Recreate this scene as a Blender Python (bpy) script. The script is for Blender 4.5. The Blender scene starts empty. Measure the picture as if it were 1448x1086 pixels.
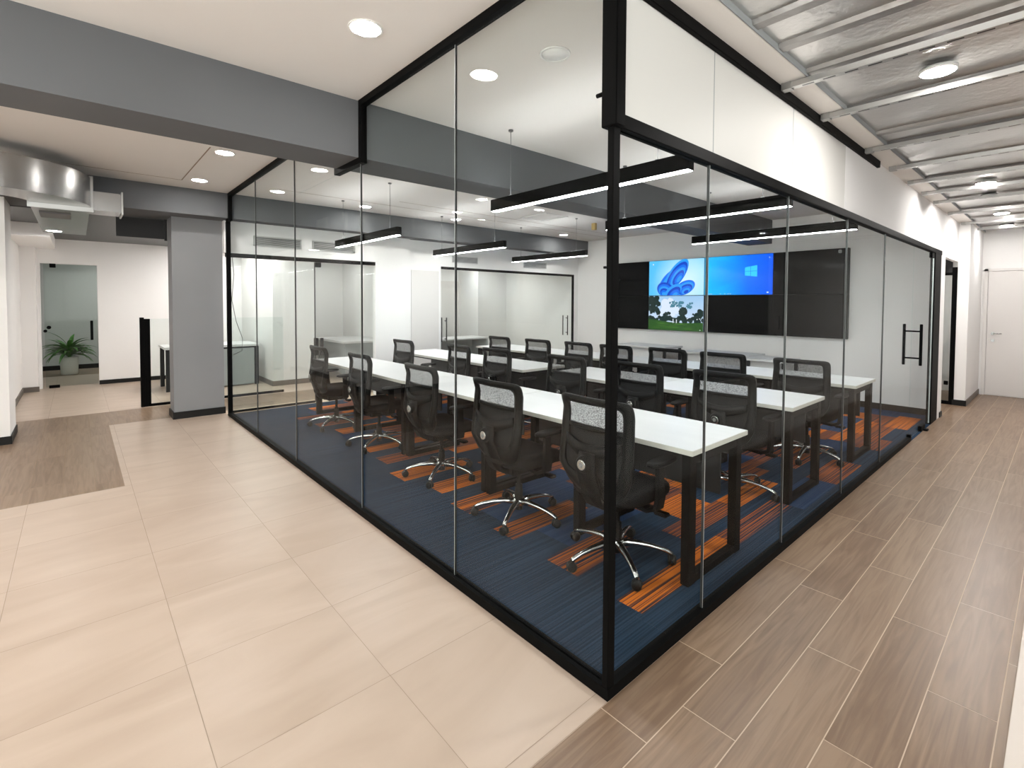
import bpy, bmesh, math, random
from mathutils import Vector, Matrix

# ------------------------------------------------------------------ camera, world, exposure
sc = bpy.context.scene
C = sc.collection
R = math.radians
pi = math.pi

W, H = 1448.0, 1086.0
FPX, CX, CY = 696.76, 726.58, 450.43
YAW, PITCH, ROLL = 0.8446, -0.0316, 0.0048
cam_data = bpy.data.cameras.new('camera')
cam_data.sensor_fit = 'HORIZONTAL'
cam_data.sensor_width = 36.0
cam_data.lens = FPX / W * 36.0
cam_data.shift_x = -(CX - W / 2) / W
cam_data.shift_y = (CY - H / 2) / W
cam_data.clip_start = 0.02
cam = bpy.data.objects.new('camera', cam_data)
C.objects.link(cam)
f_ = Vector((math.cos(YAW) * math.cos(PITCH), math.sin(YAW) * math.cos(PITCH), math.sin(PITCH)))
r_ = Vector((math.sin(YAW), -math.cos(YAW), 0))
u_ = r_.cross(f_)
r2 = r_ * math.cos(ROLL) + u_ * math.sin(ROLL)
u2 = -r_ * math.sin(ROLL) + u_ * math.cos(ROLL)
m = Matrix((r2, u2, -f_)).transposed().to_4x4()
m.translation = Vector((-1.4936, -1.1315, 1.5243))
cam.matrix_world = m
sc.camera = cam

sc.view_settings.view_transform = 'Standard'
sc.view_settings.look = 'None'
sc.view_settings.gamma = 1.0
sc.view_settings.use_curve_mapping = False
sc.view_settings.exposure = 1.86
world = bpy.data.worlds.new('world')
sc.world = world
world.use_nodes = True
world.node_tree.nodes['Background'].inputs[0].default_value = (1.0, 0.97, 0.94, 1)
world.node_tree.nodes['Background'].inputs[1].default_value = 1.85
cy = sc.cycles
cy.use_denoising = True
cy.denoising_prefilter = 'ACCURATE'
cy.max_bounces = 10
cy.diffuse_bounces = 5
cy.glossy_bounces = 5
cy.transparent_max_bounces = 40
cy.sample_clamp_indirect = 4.0
cy.caustics_reflective = False
cy.caustics_refractive = False

LAMP = 56.0        # downlight discs
DISC = 128.0        # corridor surface discs
BAR = 17.0         # linear pendants
BAR_UP_FILL = 5.5      # added upward glow on the pendants, brightens the ceiling

# ------------------------------------------------------------------ materials
def mat(name, col=(0.8, 0.8, 0.8), rough=0.5, metal=0.0, spec=0.5, emit=None, estr=0.0):
    m = bpy.data.materials.new(name)
    m.use_nodes = True
    b = m.node_tree.nodes['Principled BSDF']
    b.inputs['Base Color'].default_value = (*col, 1)
    b.inputs['Roughness'].default_value = rough
    b.inputs['Metallic'].default_value = metal
    b.inputs['Specular IOR Level'].default_value = spec
    if emit:
        b.inputs['Emission Color'].default_value = (*emit, 1)
        b.inputs['Emission Strength'].default_value = estr
    return m

def nodes(m):
    return m.node_tree.nodes, m.node_tree.links, m.node_tree.nodes['Principled BSDF']

def noise_var(m, c1, c2, scale=(4, 4, 4), detail=3, bump=0.0, lo=0.35, hi=0.65, rough=None):
    n, l, b = nodes(m)
    tc = n.new('ShaderNodeTexCoord'); mp = n.new('ShaderNodeMapping')
    mp.inputs['Scale'].default_value = scale
    nz = n.new('ShaderNodeTexNoise'); nz.inputs['Scale'].default_value = 1.0
    nz.inputs['Detail'].default_value = detail
    rp = n.new('ShaderNodeValToRGB')
    rp.color_ramp.elements[0].position = lo; rp.color_ramp.elements[1].position = hi
    rp.color_ramp.elements[0].color = (*c1, 1); rp.color_ramp.elements[1].color = (*c2, 1)
    l.new(tc.outputs['Object'], mp.inputs[0]); l.new(mp.outputs[0], nz.inputs['Vector'])
    l.new(nz.outputs[0], rp.inputs[0]); l.new(rp.outputs[0], b.inputs['Base Color'])
    if bump:
        bp = n.new('ShaderNodeBump'); bp.inputs['Strength'].default_value = bump
        bp.inputs['Distance'].default_value = 0.005
        l.new(nz.outputs[0], bp.inputs['Height']); l.new(bp.outputs[0], b.inputs['Normal'])
    return m

def mat_attr_noise(name, scale, c_lo, c_hi, rough, bump=0.0, distort=0.0, amount=0.5, spec=0.5, detail=5):
    """colour = noise ramp, shifted by a random value carried by each plank / tile"""
    m = mat(name, rough=rough, spec=spec)
    n, l, b = nodes(m)
    tc = n.new('ShaderNodeTexCoord'); at = n.new('ShaderNodeAttribute'); at.attribute_name = 'piece'
    add = n.new('ShaderNodeVectorMath'); add.operation = 'MULTIPLY_ADD'
    add.inputs[1].default_value = (37.0, 17.0, 9.0)
    mp = n.new('ShaderNodeMapping'); mp.inputs['Scale'].default_value = scale
    l.new(at.outputs['Color'], add.inputs[0]); l.new(tc.outputs['Object'], add.inputs[2])
    l.new(add.outputs[0], mp.inputs[0])
    nz = n.new('ShaderNodeTexNoise'); nz.inputs['Scale'].default_value = 1.0
    nz.inputs['Detail'].default_value = detail; nz.inputs['Distortion'].default_value = distort
    l.new(mp.outputs[0], nz.inputs['Vector'])
    rp = n.new('ShaderNodeValToRGB')
    rp.color_ramp.elements[0].position = 0.3; rp.color_ramp.elements[1].position = 0.7
    rp.color_ramp.elements[0].color = (*c_lo, 1); rp.color_ramp.elements[1].color = (*c_hi, 1)
    sep = n.new('ShaderNodeSeparateColor'); l.new(at.outputs['Color'], sep.inputs[0])
    ma = n.new('ShaderNodeMath'); ma.operation = 'MULTIPLY_ADD'
    ma.inputs[1].default_value = amount * 0.3; l.new(sep.outputs[1], ma.inputs[0])
    l.new(nz.outputs[0], ma.inputs[2])
    sb = n.new('ShaderNodeMath'); sb.operation = 'SUBTRACT'; sb.inputs[1].default_value = amount * 0.15
    l.new(ma.outputs[0], sb.inputs[0])
    l.new(sb.outputs[0], rp.inputs[0]); l.new(rp.outputs[0], b.inputs['Base Color'])
    if bump:
        bp = n.new('ShaderNodeBump'); bp.inputs['Strength'].default_value = bump
        bp.inputs['Distance'].default_value = 0.002
        l.new(nz.outputs[0], bp.inputs['Height']); l.new(bp.outputs[0], b.inputs['Normal'])
    return m

def glass_mat(name, tint=(0.968, 0.987, 0.984), mirror=0.34):
    m = bpy.data.materials.new(name); m.use_nodes = True
    n, l = m.node_tree.nodes, m.node_tree.links
    n.clear()
    out = n.new('ShaderNodeOutputMaterial'); mx = n.new('ShaderNodeMixShader')
    tr = n.new('ShaderNodeBsdfTransparent'); tr.inputs[0].default_value = (*tint, 1)
    gl = n.new('ShaderNodeBsdfGlossy'); gl.inputs['Roughness'].default_value = 0.0
    sc_ = n.new('ShaderNodeMath'); sc_.operation = 'MULTIPLY'; sc_.inputs[1].default_value = mirror
    fr = n.new('ShaderNodeFresnel'); ge = n.new('ShaderNodeNewGeometry')
    mr = n.new('ShaderNodeMapRange')          # same reflectance at either face of the pane
    mr.inputs['To Min'].default_value = 1.5; mr.inputs['To Max'].default_value = 1 / 1.5
    l.new(ge.outputs['Backfacing'], mr.inputs['Value']); l.new(mr.outputs[0], fr.inputs['IOR'])
    l.new(fr.outputs[0], sc_.inputs[0]); l.new(sc_.outputs[0], mx.inputs[0]); l.new(tr.outputs[0], mx.inputs[1]); l.new(gl.outputs[0], mx.inputs[2])
    l.new(mx.outputs[0], out.inputs[0])
    return m

def stripe_carpet(name, a, b_, freq=46.0, thr=0.5, soft=0.08):
    """fine stripes running along X, broken up by noise"""
    m = mat(name, rough=0.95, spec=0.1)
    n, l, b = nodes(m)
    tc = n.new('ShaderNodeTexCoord'); mp = n.new('ShaderNodeMapping')
    mp.inputs['Scale'].default_value = (0.6, freq, 1)
    nz = n.new('ShaderNodeTexNoise'); nz.inputs['Scale'].default_value = 1.0; nz.inputs['Detail'].default_value = 1.5
    l.new(tc.outputs['Object'], mp.inputs[0]); l.new(mp.outputs[0], nz.inputs['Vector'])
    rp = n.new('ShaderNodeValToRGB')
    rp.color_ramp.elements[0].position = thr - soft; rp.color_ramp.elements[1].position = thr + soft
    rp.color_ramp.elements[0].color = (*a, 1); rp.color_ramp.elements[1].color = (*b_, 1)
    l.new(nz.outputs[0], rp.inputs[0]); l.new(rp.outputs[0], b.inputs['Base Color'])
    bp = n.new('ShaderNodeBump'); bp.inputs['Strength'].default_value = 0.3; bp.inputs['Distance'].default_value = 0.003
    l.new(nz.outputs[0], bp.inputs['Height']); l.new(bp.outputs[0], b.inputs['Normal'])
    return m

M = {}
M['ceil'] = noise_var(mat('ceiling_paint', rough=0.9, spec=0.2), (0.74, 0.71, 0.68), (0.76, 0.73, 0.70), (0.8, 0.8, 0.8))
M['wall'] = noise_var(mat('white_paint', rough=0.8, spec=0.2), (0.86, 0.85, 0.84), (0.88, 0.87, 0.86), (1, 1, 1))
M['wall_back'] = M['wall']
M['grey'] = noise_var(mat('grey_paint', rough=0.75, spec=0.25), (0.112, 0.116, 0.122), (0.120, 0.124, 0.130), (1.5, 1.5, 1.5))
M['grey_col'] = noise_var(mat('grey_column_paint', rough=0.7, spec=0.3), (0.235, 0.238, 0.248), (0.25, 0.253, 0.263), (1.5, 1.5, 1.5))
M['darkceil'] = mat('dark_ceiling', (0.045, 0.045, 0.046), 0.4)
M['black'] = mat('black_metal', (0.0028, 0.0028, 0.0028), 0.55, spec=0.05)
M['blacksoft'] = mat('black_plastic', (0.004, 0.004, 0.0042), 0.55, spec=0.1)
M['base'] = mat('black_baseboard', (0.009, 0.0085, 0.008), 0.5, spec=0.25)
M['base_grey'] = mat('grey_baseboard', (0.14, 0.12, 0.105), 0.5)
M['panelwhite'] = mat('back_painted_white', (0.66, 0.65, 0.62), 0.5, spec=0.1)
M['joint'] = mat('glass_joint', (0.02, 0.022, 0.022), 0.3)
M['jointlight'] = mat('glass_edge', (0.5, 0.54, 0.53), 0.2)
M['glass'] = glass_mat('clear_glass')
M['glass_coated'] = glass_mat('coated_clear_glass', mirror=0.17)
M['glass_thin'] = glass_mat('low_glass', (0.95, 0.975, 0.97))
M['beige'] = mat_attr_noise('beige_tile', (1.2, 3.4, 1), (0.425, 0.330, 0.258), (0.495, 0.395, 0.317), 0.33, distort=1.2, amount=0.2, spec=0.35)
M['beigegrout'] = mat('beige_grout', (0.30, 0.23, 0.17), 0.8)
M['wood'] = mat_attr_noise('wood_tile', (1.6, 26, 1), (0.160, 0.100, 0.062), (0.255, 0.174, 0.115), 0.34, bump=0.12, distort=1.6, amount=0.6, spec=0.35)
M['wood_y'] = mat_attr_noise('wood_tile_turned', (26, 1.6, 1), (0.160, 0.100, 0.062), (0.255, 0.174, 0.115), 0.34, bump=0.12, distort=1.6, amount=0.6, spec=0.35)
M['woodgrout'] = mat('wood_grout', (0.55, 0.43, 0.32), 0.7)
NAVY, NAVY2 = (0.010, 0.022, 0.042), (0.020, 0.041, 0.072)
ORA, ORA2 = (0.56, 0.145, 0.018), (0.80, 0.24, 0.03)
M['navy'] = stripe_carpet('navy_carpet', NAVY, NAVY2, 100, 0.5, 0.10)
M['blue'] = stripe_carpet('blue_carpet', (0.012, 0.034, 0.085), (0.026, 0.055, 0.115), 60, 0.5, 0.14)
M['orange'] = stripe_carpet('orange_carpet', (0.035, 0.022, 0.025), ORA, 140, 0.46, 0.05)
M['rust'] = stripe_carpet('rust_carpet', (0.012, 0.020, 0.040), (0.36, 0.095, 0.018), 140, 0.52, 0.05)
M['table'] = noise_var(mat('white_laminate', rough=0.32, spec=0.4), (0.64, 0.64, 0.64), (0.68, 0.68, 0.68), (6, 1, 1))
M['edge'] = mat('grey_table_edge', (0.56, 0.54, 0.49), 0.5)
M['chrome'] = mat('polished_aluminium', (0.58, 0.58, 0.58), 0.18, metal=1.0)
M['fabric'] = noise_var(mat('black_fabric', rough=0.9, spec=0.15), (0.003, 0.003, 0.0035), (0.0042, 0.0042, 0.0047), (120, 120, 120))
M['frame'] = mat('black_nylon', (0.005, 0.005, 0.005), 0.5, spec=0.12)
M['knob'] = mat('grey_knob', (0.16, 0.16, 0.16), 0.35)
M['tyre'] = mat('castor_rubber', (0.006, 0.006, 0.006), 0.5, spec=0.25)
M['lamp'] = mat('downlight_diffuser', (0.8, 0.8, 0.8), emit=(1.0, 0.965, 0.92), estr=LAMP)
M['disc'] = mat('disc_diffuser', (1, 1, 1), emit=(1.0, 0.965, 0.93), estr=DISC)
M['bar'] = mat('bar_diffuser', (1, 1, 1), emit=(0.96, 0.985, 1.0), estr=BAR)
M['bar_up_fill'] = mat('bar_upward_fill', (1, 1, 1), emit=(0.97, 0.985, 1.0), estr=BAR_UP_FILL)
M['off'] = mat('unlit_diffuser', (0.85, 0.85, 0.83), 0.3)
M['ring'] = mat('white_lamp_ring', (0.8, 0.79, 0.77), 0.4)
M['grille'] = mat('aluminium_grille', (0.52, 0.52, 0.51), 0.4, metal=0.3)
M['grilledark'] = mat('grille_dark', (0.12, 0.12, 0.12), 0.6)
M['brass'] = mat('brass_fitting', (0.55, 0.4, 0.16), 0.4, metal=0.5)
M['pot'] = mat('white_pot', (0.78, 0.77, 0.73), 0.4)
M['soil'] = mat('soil', (0.03, 0.02, 0.012), 0.9)
M['leaf'] = noise_var(mat('leaf', rough=0.45), (0.035, 0.14, 0.02), (0.10, 0.28, 0.05), (14, 14, 14))
M['screen_black'] = mat('screen_black', (0.002, 0.002, 0.0022), 0.12, spec=0.10)
M['bezel'] = mat('bezel_black', (0.002, 0.002, 0.002), 0.4, spec=0.08)
M['whiteplastic'] = mat('white_plastic', (0.75, 0.75, 0.74), 0.4)
M['door'] = noise_var(mat('white_door', rough=0.45), (0.72, 0.695, 0.675), (0.74, 0.715, 0.695), (1, 1, 1))
M['wire'] = mat('wire', (0.10, 0.10, 0.10), 0.4)
M['darkgrey'] = mat('dark_grey_panel', (0.022, 0.022, 0.023), 0.5, spec=0.25)
M['midgrey'] = mat('mid_grey_panel', (0.33, 0.35, 0.35), 0.6)

# mesh fabric: black threads with open cells
def mesh_fabric(name, cover):
    m = bpy.data.materials.new(name); m.use_nodes = True
    n, l = m.node_tree.nodes, m.node_tree.links
    b = n['Principled BSDF']
    b.inputs['Base Color'].default_value = (0.007, 0.007, 0.0073, 1); b.inputs['Roughness'].default_value = 0.7; b.inputs['Specular IOR Level'].default_value = 0.2
    out = n['Material Output']; tr = n.new('ShaderNodeBsdfTransparent'); mx = n.new('ShaderNodeMixShader')
    tc = n.new('ShaderNodeTexCoord'); vo = n.new('ShaderNodeTexVoronoi'); vo.inputs['Scale'].default_value = 190
    cmp_ = n.new('ShaderNodeMapRange')
    cmp_.inputs['From Min'].default_value = 0.15; cmp_.inputs['From Max'].default_value = 0.65
    cmp_.inputs['To Min'].default_value = max(0, cover - 0.22); cmp_.inputs['To Max'].default_value = min(1, cover + 0.22)
    l.new(tc.outputs['Object'], vo.inputs['Vector']); l.new(vo.outputs['Distance'], cmp_.inputs['Value'])
    l.new(cmp_.outputs[0], mx.inputs[0]); l.new(tr.outputs[0], mx.inputs[1]); l.new(b.outputs[0], mx.inputs[2])
    l.new(mx.outputs[0], out.inputs[0])
    return m
M['mesh_open'] = mesh_fabric('open_mesh', 0.52)
M['mesh_dense'] = mesh_fabric('dense_mesh', 1.24)

# crinkled foil and galvanised metal
def foil_mat(name, base, rough, scale, strength):
    m = mat(name, base, rough, metal=0.9)
    n, l, b = nodes(m)
    tc = n.new('ShaderNodeTexCoord')
    nz = n.new('ShaderNodeTexNoise'); nz.inputs['Scale'].default_value = scale; nz.inputs['Detail'].default_value = 6
    n2 = n.new('ShaderNodeTexNoise'); n2.inputs['Scale'].default_value = 2.2; n2.inputs['Detail'].default_value = 2
    ad = n.new('ShaderNodeMath'); ad.operation = 'MULTIPLY_ADD'; ad.inputs[1].default_value = 4.0
    l.new(tc.outputs['Object'], nz.inputs['Vector']); l.new(tc.outputs['Object'], n2.inputs['Vector'])
    l.new(n2.outputs[0], ad.inputs[0]); l.new(nz.outputs[0], ad.inputs[2])
    bp = n.new('ShaderNodeBump'); bp.inputs['Strength'].default_value = strength; bp.inputs['Distance'].default_value = 0.01
    l.new(ad.outputs[0], bp.inputs['Height']); l.new(bp.outputs[0], b.inputs['Normal'])
    return m
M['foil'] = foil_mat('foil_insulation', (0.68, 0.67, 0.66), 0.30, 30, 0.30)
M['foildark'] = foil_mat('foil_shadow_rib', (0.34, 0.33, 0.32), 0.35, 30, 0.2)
M['galv'] = foil_mat('galvanised_steel', (0.42, 0.42, 0.41), 0.36, 8, 0.05)
M['duct'] = foil_mat('duct_steel', (0.36, 0.36, 0.355), 0.27, 3, 0.04)
M['slot'] = mat('slot_dark', (0.03, 0.03, 0.03), 0.6)

# ------------------------------------------------------------------ mesh helpers
class MB:
    def __init__(s):
        s.v = []; s.f = []; s.m = []; s.sm = []
    def add(s, vs, fs, mi=0, smooth=False):
        o = len(s.v); s.v += [tuple(v) for v in vs]
        for f in fs:
            s.f.append(tuple(i + o for i in f)); s.m.append(mi); s.sm.append(smooth)
        return s
    def box(s, x0, x1, y0, y1, z0, z1, mi=0):
        vs = [(x, y, z) for x in (x0, x1) for y in (y0, y1) for z in (z0, z1)]
        fs = [(0, 1, 3, 2), (4, 6, 7, 5), (0, 4, 5, 1), (2, 3, 7, 6), (0, 2, 6, 4), (1, 5, 7, 3)]
        return s.add(vs, fs, mi)
    def bbox(s, x0, x1, y0, y1, z0, z1, b=0.004, mi=0):
        """box with chamfered edges"""
        bm = bmesh.new()
        bmesh.ops.create_cube(bm, size=1)
        for v in bm.verts:
            v.co = Vector((x0 + (v.co.x + .5) * (x1 - x0), y0 + (v.co.y + .5) * (y1 - y0), z0 + (v.co.z + .5) * (z1 - z0)))
        bmesh.ops.bevel(bm, geom=list(bm.edges), offset=b, segments=2, affect='EDGES')
        s.add([v.co.copy() for v in bm.verts], [[v.index for v in f.verts] for f in bm.faces], mi)
        bm.free(); return s
    def ring(s, rings, mi=0, smooth=True, closed=True, caps=True):
        """skin a list of equal-length vertex rings"""
        n = len(rings[0]); vs = [p for r in rings for p in r]; fs = []
        for i in range(len(rings) - 1):
            for j in range(n if closed else n - 1):
                k = (j + 1) % n
                fs.append((i * n + j, i * n + k, (i + 1) * n + k, (i + 1) * n + j))
        s.add(vs, fs, mi, smooth)
        if caps and closed:
            s.add(rings[0], [tuple(range(n))[::-1]], mi); s.add(rings[-1], [tuple(range(n))], mi)
        return s
    def tube(s, pts, rad, n=8, mi=0, flat=1.0):
        pts = [Vector(p) for p in pts]
        rads = rad if isinstance(rad, (list, tuple)) else [rad] * len(pts)
        rings = []
        for i, p in enumerate(pts):
            t = (pts[min(i + 1, len(pts) - 1)] - pts[max(i - 1, 0)]).normalized()
            up = Vector((0, 0, 1)) if abs(t.z) < 0.95 else Vector((1, 0, 0))
            a = t.cross(up).normalized(); b = a.cross(t).normalized()
            rings.append([p + a * math.cos(2 * pi * k / n) * rads[i] + b * math.sin(2 * pi * k / n) * rads[i] * flat for k in range(n)])
        return s.ring(rings, mi)
    def lathe(s, prof, n=24, c=(0, 0, 0), axis='z', mi=0, smooth=True):
        rings = []
        for (r, h) in prof:
            rg = []
            for k in range(n):
                a = 2 * pi * k / n; x, y = r * math.cos(a), r * math.sin(a)
                if axis == 'z': rg.append((c[0] + x, c[1] + y, c[2] + h))
                elif axis == 'x': rg.append((c[0] + h, c[1] + x, c[2] + y))
                else: rg.append((c[0] + x, c[1] + h, c[2] + y))
            rings.append(rg)
        return s.ring(rings, mi, smooth)
    def prism(s, poly, h0, h1, plane='xy', mi=0, smooth=False):
        def P(a, b, h):
            return {'xy': (a, b, h), 'xz': (a, h, b), 'yz': (h, a, b)}[plane]
        n = len(poly)
        vs = [P(a, b, h0) for a, b in poly] + [P(a, b, h1) for a, b in poly]
        s.add(vs, [(i, (i + 1) % n, n + (i + 1) % n, n + i) for i in range(n)], mi, smooth)
        s.add(vs[:n], [tuple(range(n))[::-1]], mi); s.add(vs[n:], [tuple(range(n))], mi)
        return s
    def mesh(s, name, mats):
        me = bpy.data.meshes.new(name)
        me.from_pydata(s.v, [], s.f)
        for mm in (mats if isinstance(mats, (list, tuple)) else [mats]):
            me.materials.append(mm)
        me.polygons.foreach_set('material_index', s.m)
        me.polygons.foreach_set('use_smooth', s.sm)
        bm = bmesh.new(); bm.from_mesh(me)
        bmesh.ops.remove_doubles(bm, verts=bm.verts, dist=1e-6)
        bmesh.ops.recalc_face_normals(bm, faces=bm.faces)
        bm.to_mesh(me); bm.free()
        me.update()
        return me
    def build(s, name, mats, parent=None, label=None):
        o = bpy.data.objects.new(name, s.mesh(name, mats))
        C.objects.link(o)
        if parent: o.parent = parent
        if label: o['label'] = label
        return o

def tag(o, label=None, cat=None, group=None, kind=None):
    if label: o['label'] = label
    if cat: o['category'] = cat
    if group: o['group'] = group
    if kind: o['kind'] = kind
    return o
def struct(name, mb, mats):
    return tag(mb.build(name, mats), kind='structure')
def empty(name, loc=(0, 0, 0), rz=0.0, **k):
    o = bpy.data.objects.new(name, None); C.objects.link(o)
    o.location = loc; o.rotation_euler = (0, 0, rz); o.empty_display_size = 0.1
    return tag(o, **k)
def copy_tree(o, parent=None):
    c = o.copy(); C.objects.link(c); c.parent = parent
    for ch in [x for x in KIDS.get(o.name, [])]:
        copy_tree(ch, c)
    return c
KIDS = {}
def index_kids(root):
    for o in list(C.objects):
        if o.parent is not None:
            KIDS.setdefault(o.parent.name, [])
            if o not in KIDS[o.parent.name]: KIDS[o.parent.name].append(o)

ZC = 2.93          # main ceiling
ZT = 2.18          # underside of the transom

# ------------------------------------------------------------------ floors
def pieces(name, cells, z, mats, grout, gap=0.0015, zg=None):
    """one mesh of tiles / planks laid on a grout bed"""
    mb = MB()
    xs = [c[0] for c in cells] + [c[1] for c in cells]; ys = [c[2] for c in cells] + [c[3] for c in cells]
    return mb
def floor_mesh(name, cells, grout_rects, mats, gap=0.0016, seed=1):
    rnd = random.Random(seed)
    vs, fs, mi, cols = [], [], [], []
    for (x0, x1, y0, y1) in grout_rects:
        o = len(vs); vs += [(x0, y0, -0.001), (x1, y0, -0.001), (x1, y1, -0.001), (x0, y1, -0.001)]
        fs.append((o, o + 1, o + 2, o + 3)); mi.append(1); cols.append((0.5, 0.5, 0.5))
    for cell in cells:
        x0, x1, y0, y1 = cell[:4]; g = gap
        o = len(vs); vs += [(x0 + g, y0 + g, 0), (x1 - g, y0 + g, 0), (x1 - g, y1 - g, 0), (x0 + g, y1 - g, 0)]
        fs.append((o, o + 1, o + 2, o + 3)); mi.append(cell[4] if len(cell) > 4 else 0)
        cols.append((rnd.random(), rnd.random(), rnd.random()))
    me = bpy.data.meshes.new(name); me.from_pydata(vs, [], fs)
    for mm in mats: me.materials.append(mm)
    me.polygons.foreach_set('material_index', mi)
    ca = me.color_attributes.new('piece', 'FLOAT_COLOR', 'CORNER')
    k = 0
    for p, c in zip(me.polygons, cols):
        for _ in p.loop_indices:
            ca.data[k].color = (*c, 1); k += 1
    o = bpy.data.objects.new(name, me); C.objects.link(o)
    return tag(o, kind='structure')

def clip_cells(x0, x1, y0, y1, xs, ys):
    out = []
    for a, b in zip(xs[:-1], xs[1:]):
        for c, d in zip(ys[:-1], ys[1:]):
            A, B, Cc, D = max(a, x0), min(b, x1), max(c, y0), min(d, y1)
            if B - A > 0.005 and D - Cc > 0.005: out.append((A, B, Cc, D))
    return out
T = 0.615
gx = [-0.56 + T * k for k in range(-9, 3)]
gy = [0.67 + T * k for k in range(-3, 20)]
beige_rects = [(-4.6, 0.0, 0.0, 4.0), (-1.22, 0.0, 4.0, 6.65), (-2.3, 3.4, 7.6, 14.2)]
cells = []
for (a, b, c, d) in beige_rects:
    xs = [v for v in [-0.56 + T * k for k in range(-9, 10)]]
    cells += clip_cells(a, b, c, d, xs, gy)
floor_mesh('floor', cells, beige_rects, [M['beige'], M['beigegrout']], gap=0.0011, seed=3)

rnd = random.Random(11)
cells = []
joints = {0: [-0.04, 0.52, 1.62, 2.6], 1: [-0.9, 0.2, 1.43, 2.4], 2: [-0.1, 0.92, 1.95], 3: [-0.6, 0.44, 1.47, 2.5],
          4: [0.03, 1.0, 1.87, 2.85], 5: [-0.4, 0.55, 1.45, 2.4]}
for r in range(0, 6):
    y1 = -0.2 * r + 0.0; y0 = max(y1 - 0.2, -1.03)
    js = [-4.6] + joints[r]
    while js[-1] < 10.2: js.append(js[-1] + 0.98)
    first = js[1] - 0.98
    lead = []
    while first > -4.6: lead.append(first); first -= 0.98
    js = [-4.6] + sorted(lead) + js[1:]
    for a, b in zip(js[:-1], js[1:]):
        cells.append((a, min(b, 10.1), y0, y1))
# lobby between the screen wall and the far wall, past the meeting room
for k in range(12):
    for q in range(2): cells.append((7.36 + q * 0.6, 7.96 + q * 0.6, 0.0 + 0.2 * k, 0.2 + 0.2 * k))
floor_mesh('floor', cells, [(-4.6, 10.1, -1.03, 0.0), (7.36, 8.56, 0, 2.4)], [M['wood'], M['woodgrout']], gap=0.0019, seed=5)

cells = []
for (a, b, c, d) in [(-4.6, -1.22, 4.0, 6.65), (-2.2, 3.4, 6.65, 7.6)]:
    k = 0; x = a
    while x < b - 0.01:
        x1 = min(x + 0.2, b); y = c - rnd.random() * 0.8
        while y < d:
            A, B = max(y, c), min(y + 0.98, d)
            if B - A > 0.01: cells.append((x, x1, A, B))
            y += 0.98
        x = x1
floor_mesh('floor', cells, [(-4.6, -1.22, 4.0, 6.65), (-2.2, 3.4, 6.65, 7.6)], [M['wood_y'], M['beigegrout']], gap=0.0012, seed=8)
# rooms behind the far glass and pale ledge at the viewer's side of the corridor
struct('floor', MB().box(3.4, 7.24, 6.5, 9.0, -0.05, 0.0), M['beigegrout'])
struct('floor', MB().box(-4.6, 10.2, -3.3, -1.03, -0.05, 0.012), noise_var(mat('pale_stone', rough=0.5), (0.60, 0.53, 0.47), (0.64, 0.57, 0.51), (2, 2, 2)))
struct('floor', MB().box(8.56, 10.2, 0, 2.4, -0.05, 0.0), M['beigegrout'])

# carpet of the meeting room: loose-laid planks in navy, blue, orange and rust stripes
rnd = random.Random(4)
spans = []
y = 0.13
fixed = {0: [(0.555, 1.62, 2), (1.62, 2.5, 3)], 2: [(0.567, 1.02, 2), (1.3, 1.75, 2)], 4: [(0.58, 1.05, 2)], 6: [(0.60, 1.1, 2)], 9: [(0.54, 1.1, 2)],
         11: [(0.46, 1.0, 2)], 15: [(0.6, 1.5, 2)]}
ys_rows = []
bounds = [0.13, 0.37, 0.64, 0.90, 1.2, 1.41, 1.69, 1.94]
yy = 1.94
while yy < 6.2:
    yy += rnd.choice([0.2, 0.24, 0.27]); bounds.append(min(yy, 6.36))
rows = list(zip(bounds[:-1], bounds[1:]))
first_orange = {0: 0.555, 2: 0.567, 4: 0.58, 6: 0.60}
cc = []
cc.append((0.0, 7.24, 0.0, 0.13, 0)); cc.append((0.0, 0.5, 0.13, 6.36, 0))
if bounds[-1] < 6.36: cc.append((0, 7.24, bounds[-1], 6.36, 0))
for i, (a, b) in enumerate(rows):
    x = 0.5
    orange = (i % 2 == 0)
    if i in first_orange:
        cc.append((0.5, first_orange[i], a, b, 0)); x = first_orange[i]
    else:
        x1 = 0.5 + rnd.uniform(0.05, 0.5); cc.append((0.5, x1, a, b, 0)); x = x1
    while x < 7.24:
        ln = rnd.uniform(0.38, 1.0); x1 = min(x + ln, 7.24)
        if i == 0 and x < 0.6: x1 = 1.62
        if orange: mi = rnd.choice([2, 2, 3, 3])
        else: mi = rnd.choice([0, 0, 1, 3, 0, 1])
        cut = a + (b - a) * rnd.choice([0.0, 0.0, 0.35, 0.5])
        if mi in (2, 3) and cut > a:
            cc.append((x, x1, a, cut, 0 if rnd.random() < 0.5 else 3)); cc.append((x, x1, cut, b, mi))
        else:
            cc.append((x, x1, a, b, mi))
        orange = not orange if rnd.random() < 0.85 else orange
        x = x1
vs, fs, mi = [], [], []
for (x0, x1, y0, y1, k) in cc:
    o = len(vs); vs += [(x0, y0, 0.004), (x1, y0, 0.004), (x1, y1, 0.004), (x0, y1, 0.004)]
    fs.append((o, o + 1, o + 2, o + 3)); mi.append(k)
me = bpy.data.meshes.new('floor'); me.from_pydata(vs, [], fs)
for k in ('navy', 'blue', 'orange', 'rust'): me.materials.append(M[k])
me.polygons.foreach_set('material_index', mi)
o = bpy.data.objects.new('floor', me); C.objects.link(o)
tag(o, kind='structure')

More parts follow.
